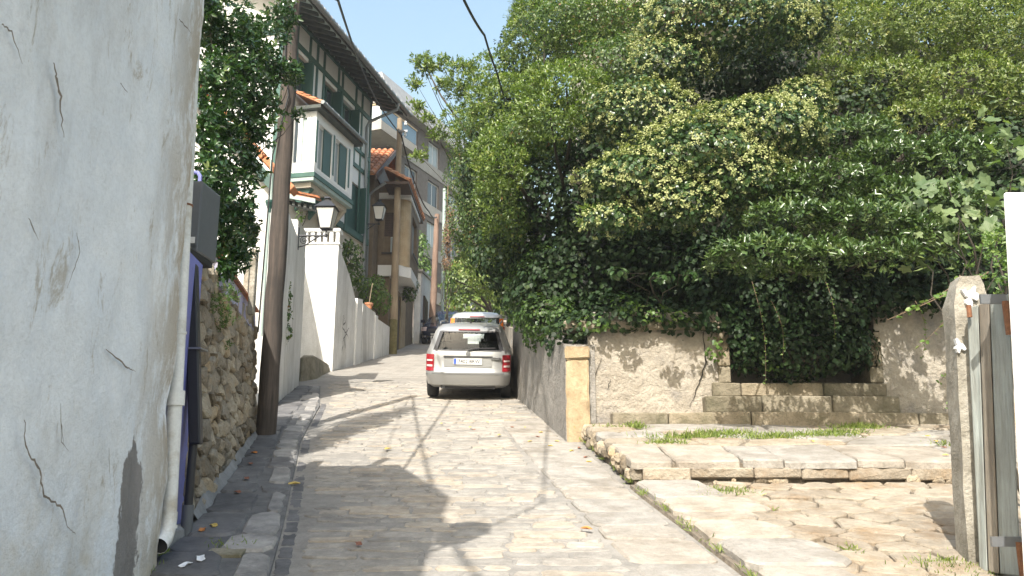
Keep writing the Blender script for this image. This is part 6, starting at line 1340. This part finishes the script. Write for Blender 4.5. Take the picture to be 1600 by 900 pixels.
# --- shaded curtain hanging on the street wall
cu = [(850, 500, 12.5, 45, 38), (822, 465, 13.8, 36, 40), (876, 495, 11.5, 22, 32), (832, 520, 13.4, 14, 30), (800, 430, 15.2, 36, 40), (850, 440, 13.2, 50, 45), (822, 560, 15.6, 8, 26)]
plant('wall_creeper', 'shaded creeper hanging down the street wall behind the corner pilaster', 'ivy', cu, 'shi', 'l_bramble', (.5, 13, zr(13) + 1.5), (.06, .05), 620, 18, .03, tint=(.3, .2), rough=.3)
cu = [(810, 500, 19, 12, 26), (806, 545, 20, 8, 30), (815, 480, 18, 18, 20), (797, 480, 25, 12, 18), (804, 520, 22, 8, 24)]
plant('wall_creeper', 'sunlit creeper on the street wall right of the parked cars', 'ivy', cu, 'shi', 'l_light', (-.1, 19.5, zr(19.5) + 1.3), (.075, .06), 330, 19, .03, tint=(.35, .25), rough=.4)
# --- hanging shoots in front of the niche and wall
for i, (a, b, c_, d_, Y) in enumerate(((1175, 440, 1195, 600, 10.4), (1280, 420, 1303, 530, 10.4), (1205, 470, 1222, 560, 10.4), (1430, 470, 1440, 560, 10.2))):
    shoot(und, hang(a, b, c_, d_, Y, Y), 34, .035, .03, 'l_light', .004, 60 + i, tint=(.6, .2))
for i, (a, b, c_, d_, Y) in enumerate(((1500, 430, 1405, 490, 9.0), (1500, 450, 1465, 600, 9.3), (1510, 470, 1480, 640, 9.3), (1490, 440, 1430, 545, 9.1), (1505, 480, 1492, 655, 9.2))):
    shoot(und, hang(a, b, c_, d_, Y, Y, .2), 30, .055, .05, 'l_light', .005, 80 + i, tint=(.55, .2))
# --- fig with large lobed leaves, each leaf its own piece
fg = empty('fig_tree', (5.3, 9.2, zr(9.2) + .2), 'fig with large lobed grey green leaves above the gate post', 'tree'); r6 = random.Random(31)
def fig_mesh():
    n = 21; ring = []
    for i in range(n):
        th = -math.pi * .5 + 2 * math.pi * i / n; lob = .55 + .45 * abs(math.cos((th - math.pi / 2) * 2.5)) ** 1.2; ring.append((math.cos(th) * lob * .85, math.sin(th) * lob + .35, .06 * math.sin(3 * th)))
    me = bpy.data.meshes.new('fig_leaf'); me.from_pydata([(0, 0, .05)] + ring, [], [(0, 1 + i, 1 + (i + 1) % n) for i in range(n)]); a = me.attributes.new('tint', 'FLOAT', 'POINT'); a.data.foreach_set('value', [.5] * (n + 1)); me.materials.append(M['l_fig']); return me
fms = []
for t in (.2, .45, .7, .95): me = fig_mesh(); me.attributes['tint'].data.foreach_set('value', [t] * 22); fms.append(me)
fc_ = [(1480, 285, 9.0), (1570, 215, 9.0), (1420, 345, 9.2), (1540, 300, 8.8), (1450, 320, 9.0), (1500, 340, 8.8), (1580, 280, 8.7), (1430, 395, 9.2), (1530, 370, 8.8), (1590, 175, 9.2), (1395, 350, 9.4), (1475, 390, 9.0), (1560, 330, 8.6)]
for i in range(120):
    px, py, Y = r6.choice(fc_); p = PY(px + r6.gauss(0, 24), py + r6.gauss(0, 20), Y + r6.uniform(-.25, .35)); o = bpy.data.objects.new('fig_leaf', r6.choice(fms)); col.objects.link(o); o.parent = fg; o.location = p - wloc(fg)
    o.rotation_euler = (r6.gauss(rad(50), .5), r6.gauss(0, .4), r6.uniform(-1.4, 1.4) + math.pi * .0); s = r6.uniform(.055, .115); o.scale = (s, s, s)
branch_tree('trunk', fg, (5.3, 9.2, zr(9.2) + .2), [PY(a, b, Y) for a, b, Y in fc_[:8]], .028, seed=4)
plant('bushy_weed', 'fine light green bush rising behind the gate post', 'shrub', [(1565, 400, 6.9, 40, 50), (1590, 440, 6.7, 35, 50), (1545, 380, 7.2, 30, 35), (1590, 360, 7.2, 40, 40)], 'ros', 'l_light', (4.2, 7.0, zr(7) + .06), (.042, .018), 900, 22, .02, k=7, tint=(.5, .25), rough=.3, inner=.35, front=.3)
shoot(und, hang(1545, 425, 1385, 500, 7.6, 7.9, .1), 26, .06, .055, 'l_light', .007, 95, stem='twig')
plant('conifer', 'feathery conifer top against the sky above the pittosporum', 'tree', [(835, 8, 19, 45, 35), (880, -10, 19, 55, 40), (815, 30, 19, 28, 26)], 'ros', 'l_pale', (1.7, 19.3, 11.2), (.11, .012), 1300, 24, .1, k=10, up=1.2, tint=(.4, .2), rough=.35, inner=.4)
# --- camellia on the left
cm = [(365, 400, 8.7, 30, 34), (345, 365, 8.3, 28, 40), (388, 370, 9.2, 20, 40), (332, 290, 8.0, 34, 60), (352, 415, 8.3, 22, 26), (388, 255, 9.0, 28, 45), (370, 110, 8.8, 60, 60), (390, 205, 9.0, 50, 40), (350, 40, 8.7, 55, 55), (400, 70, 9.3, 52, 60), (340, 140, 8.4, 55, 60), (400, 160, 9.2, 48, 45), (345, 230, 8.4, 42, 55), (355, 310, 8.5, 42, 50), (375, 340, 8.8, 30, 42), (362, 390, 8.6, 26, 34), (435, 110, 9.7, 38, 30), (455, 120, 10.0, 24, 22), (465, 180, 10.1, 14, 10), (440, 30, 9.8, 30, 36), (325, 20, 8.3, 36, 44), (330, 200, 8.2, 30, 45)]
plant('camellia_tree', 'dark glossy leaved camellia overhanging the rubble wall behind the meter box', 'tree', cm, 'ros', 'l_camellia', (-3.55, 9.0, 3.6), (.078, .034), 1000, 27, .022, k=6, tint=(.5, .22), rough=.3, inner=.35, front=.35, up=.3, spread=1.2)
plant('wall_herb', 'fine green herb hanging from the top of the rubble wall', 'plant', [(345, 470, 7.9, 22, 24), (350, 500, 8.1, 20, 20), (362, 455, 8.3, 18, 18), (357, 535, 8.6, 8, 10)], 'ros', 'l_light', tuple(SWp(1.3, 3.3, .0)), (.032, .008), 2600, 28, .01, k=9, tint=(.3, .2), front=.6, inner=.4, trunk=None)
plant('hanging_plant', 'trailing plant hanging on the white wall right of the dark pole', 'plant', [(449, 462, 15.6, 7, 18), (447, 490, 15.6, 8, 22), (449, 520, 15.6, 7, 14), (446, 445, 15.6, 8, 8)], 'shi', 'l_bramble', (-4.3, 15.6, 4.6), (.07, .05), 500, 29, .01, tint=(.5, .3), trunk=None)
# --- shrubs behind the garden wall
plant('leafy_shrub', 'dark shrub with pink flowers behind the stair parapet', 'shrub', [(548, 400, 27, 15, 26), (556, 425, 27.3, 14, 22), (545, 385, 27, 10, 14)], 'shi', 'l_bramble', (-5.6, 27.2, 6.6), (.12, .09), 190, 31, .05, tint=(.4, .25), trunk='stem')
plant('leafy_shrub', 'bright green shrub above the low white garden wall', 'shrub', [(582, 458, 29, 22, 24), (598, 470, 29.8, 14, 20), (570, 446, 28.5, 14, 16), (590, 440, 29.2, 12, 12)], 'shi', 'l_light', (-5.3, 29.2, 6.2), (.12, .06), 230, 32, .05, tint=(.45, .25), trunk='stem')
plant('trailing_plant', 'green plant trailing below the bay of the brown house', 'plant', [(640, 458, 34.2, 10, 14), (645, 445, 34.5, 10, 10)], 'shi', 'l_bramble', (-4.6, 34.3, 8.6), (.14, .11), 150, 33, .03, tint=(.45, .2), trunk='stem')
plant('potted_plant', 'small bright plant on the white pier beside the street lantern', 'plant', [(468, 338, 18.2, 7, 10)], 'shi', 'l_light', (-4.75, 18.0, 6.98), (.06, .045), 500, 34, .01, trunk='stem')
q = PY(563, 408, 26.6)
# --- vines on the reddish pole, trees closing the street
plant('dry_creeper', 'rusty brown dry creeper next to the reddish pole', 'creeper', [(700, 370, 40, 10, 34), (697, 410, 40, 8, 18), (704, 335, 40, 8, 18)], 'shi', 'l_dry', (-3.2, 40.2, zr(40.2)), (.14, .05), 210, 35, .05, tint=(.5, .3), trunk='stem', rough=.4, inner=.4)
plant('street_tree', 'sunlit green tree closing the far end of the street', 'tree', [(735, 440, 50, 45, 40), (780, 450, 50, 45, 40), (730, 420, 52, 30, 30), (765, 395, 52, 45, 40), (712, 455, 50, 18, 22), (745, 480, 49, 40, 22), (705, 480, 52, 16, 18)], 'shi', 'l_pitt', (-2.5, 50.5, zr(50.5)), (.24, .15), 70, 36, .2, tint=(.6, .25), rough=.3)
plant('street_tree', 'small green tree behind the brown house by the apartment block', 'tree', [(662, 400, 46, 9, 26), (659, 380, 46, 8, 18), (666, 425, 46, 9, 14)], 'shi', 'l_light', (-4.9, 45.8, zr(45.8)), (.2, .13), 80, 37, .12, tint=(.35, .25), rough=.3)
plant('street_tree', 'loose branches of a tree reaching over the street before the apartment block', 'tree', [(705, 435, 24, 18, 22), (718, 468, 24, 20, 16), (715, 400, 24, 14, 20)], 'shi', 'l_bramble', (-.6, 25.2, zr(25.2) + 1.5), (.10, .06), 120, 38, .06, tint=(.5, .25), rough=.4, inner=.5)
# --- grass and weeds in the joints
def weeds(name, label, spots, off, L, seed, mat='l_grass'):
    r = np.random.default_rng(seed); P = []
    for x, y, sx, sy, n in spots:
        q = np.stack([r.normal(x, sx, n), r.normal(y, sy, n)], 1); P.append(np.concatenate([q, (SLOPE * q[:, 1] + off)[:, None]], 1))
    P = np.concatenate(P); n = len(P); A = unit(r.normal(size=(n, 3)) * [.6, .6, .2] + [0, 0, .75]); V, T = leaf_arrays(P, A, unit(r.normal(size=(n, 3))), L * r.uniform(.4, 1.3, n), np.full(n, L * .11), r.random(n) * .9, .05, .2)
    o = leaf_mesh(name, V, T, mat, None, tuple(P.mean(0))); setp(o, label, 'grass', kind='stuff')
tsp = []
for (px, py, sx, sy, n) in ((1075, 683, .22, .07, 420), (1130, 678, .2, .08, 420), (1215, 684, .22, .05, 380), (1270, 681, .25, .05, 460), (1345, 668, .14, .07, 420), (1310, 676, .15, .05, 260), (1000, 668, .06, .05, 120), (1040, 692, .12, .04, 150), (990, 664, .05, .03, 90), (1480, 695, .1, .08, 60), (960, 668, .15, .03, 70)):
    q = PR(px, py, TO); tsp.append((q.x, q.y, sx, sy, n))
weeds('terrace_weeds', 'low green weeds growing along the terrace at the foot of the stone bench', tsp, TO - .01, .075, 3)
esp = []
for i in range(34):
    y = 4.6 + i * .19; esp.append((pw(RE, y) + (.0 if y < 8 else .02), y, .022, .05, [0, 34, 8, 60, 0, 22, 44, 5][(i * 5 + i // 3) % 8]))
for (px, py, sx, sy, n) in ((1130, 767, .12, .07, 420), (1045, 748, .1, .03, 150), (1110, 775, .04, .05, 120), (1190, 795, .1, .02, 40), (1330, 858, .03, .05, 60)):
    q = PR(px, py, PO); esp.append((q.x, q.y, sx, sy, n))
q = PR(1480, 885, PO); esp.append((q.x + .05, q.y, .12, .1, 420))
weeds('joint_weeds', 'grass growing in the joints along the forecourt edge', esp, PO - .02, .06, 4)
weeds('pavement_weeds', 'small weeds at the foot of the downpipe and rubble wall', [(-2.37, 5.9, .02, .05, 60), (-2.0, 6.1, .1, .06, 40), (-2.3, 5.5, .03, .1, 30)], .03, .05, 5)
# --- fallen leaves and litter, each its own thing
def fallen(px, py, off, size, colr, label, seed, name='fallen_leaf', catg='leaf', grp='fallen leaves on the street'):
    r = random.Random(seed); q = PR(px, py, off); n = 10; ring = []
    a0 = r.uniform(0, 6.28)
    for i in range(n):
        th = 2 * math.pi * i / n; k = size * (1 if abs(math.cos(th)) > .8 else .55) * r.uniform(.85, 1.1); x, y = k * math.cos(th + 0), .8 * k * math.sin(th)
        X, Y = x * math.cos(a0) - y * math.sin(a0), x * math.sin(a0) + y * math.cos(a0); ring.append((q.x + X, q.y + Y, zr(q.y + Y) + off + .008 + .35 * size * abs(math.sin(th)) ** 2 * r.uniform(.5, 1)))
    mb = MB(); c_ = (q.x, q.y, q.z + .006); mb.add(ring + [c_] + [(x, y, z - .003) for x, y, z in ring] + [(q.x, q.y, q.z + .002)], [(i, (i + 1) % n, n) for i in range(n)] + [(n + 1 + (i + 1) % n, n + 1 + i, 2 * n + 1) for i in range(n)] + [((i + 1) % n, i, n + 1 + i, n + 1 + (i + 1) % n) for i in range(n)])
    nm = 'leaf_' + colr
    if nm not in M: M[nm] = {'orange': plain(nm, (.52, .20, .05), .6), 'yellow': plain(nm, (.58, .43, .12), .6), 'brown': plain(nm, (.24, .10, .06), .7), 'white': plain(nm, (.75, .76, .78), .7)}[colr]
    setp(mb.build(name, nm), label, catg, grp)
for i, (px, py, off, s, c_, lb) in enumerate([(397, 708, .045, .05, 'orange', 'orange fallen leaf on the pavement near the dark pole foot'), (391, 725, .045, .045, 'brown', 'brown fallen leaf just below the orange one near the dark pole'), (460, 757, .01, .06, 'yellow', 'long yellow leaf on the kerb line in the shade'), (316, 829, .04, .05, 'orange', 'orange leaf beside the conduit foot'),
    (334, 822, .04, .045, 'yellow', 'yellow leaf right of the conduit foot'), (916, 827, .022, .045, 'orange', 'bright orange leaf on the sunlit road, alone'), (371, 770, .045, .05, 'brown', 'reddish leaf on the pavement under the cement fillet'), (560, 851, .02, .045, 'brown', 'dark red leaf in the shade in the middle of the road'), (385, 748, .045, .05, 'brown', 'brown leaf on the pavement beside the fillet end'), (606, 702, .02, .05, 'yellow', 'pale yellow leaf on the sunlit road left of the cable shadow')]):
    fallen(px, py, off, s, c_, lb, 70 + i)
for i, (px, py) in enumerate(((905, 700), (893, 705), (870, 690), (840, 683), (845, 676), (820, 668), (740, 672), (735, 668), (762, 660), (800, 668), (780, 680), (828, 690), (915, 715), (920, 722), (860, 697), (700, 672), (690, 662), (1270, 690), (1230, 745), (1462, 690), (1450, 682), (1475, 700), (1478, 712))):
    fallen(px, py, .02 if px < 930 else (TO + .02 if py < 735 else PO + .02), .032, 'brown' if i % 3 == 0 else 'yellow', 'small dry leaf lying on the stones near the old wall', 90 + i, grp='small dry leaves near the old wall')
fallen(313, 874, .045, .06, 'white', 'white scrap of paper on the dark pavement, upper of two', 150, 'paper_scrap', 'litter', 'white paper scraps'); fallen(290, 884, .045, .05, 'white', 'white scrap of paper on the dark pavement, lower of two', 151, 'paper_scrap', 'litter', 'white paper scraps')
q = PR(352, 868, .014); mb = MB(); mb.hexa([(q.x - .13, q.y - .07, q.z - .01), (q.x + .13, q.y - .07, q.z - .01), (q.x + .12, q.y + .08, q.z + .02), (q.x - .12, q.y + .08, q.z + .02), (q.x - .13, q.y - .07, q.z + .012), (q.x + .13, q.y - .07, q.z + .012), (q.x + .12, q.y + .08, q.z + .042), (q.x - .12, q.y + .08, q.z + .042)]); setp(mb.build('inspection_cover', 'mossstone'), 'small mossy inspection cover in the pavement below the downpipe', 'cover')

# ================================================================= thin summer haze
hm = bpy.data.materials.new('haze_air'); hm.use_nodes = True; nt = hm.node_tree; nt.nodes.remove(nt.nodes['Principled BSDF'])
pv = N(nt, 'ShaderNodeVolumePrincipled'); pv.inputs['Color'].default_value = (.93, .96, 1, 1); pv.inputs['Density'].default_value = .0008; pv.inputs['Anisotropy'].default_value = .2
nt.links.new(pv.outputs[0], nt.nodes['Material Output'].inputs['Volume'])
hz = MB(); hz.box(-960, 960, -960, 960, -14, 32); hz = hz.build('haze', hm, origin=(0, 0, -14)); setp(hz, 'thin pale summer haze filling the air of the street', 'haze', kind='stuff')
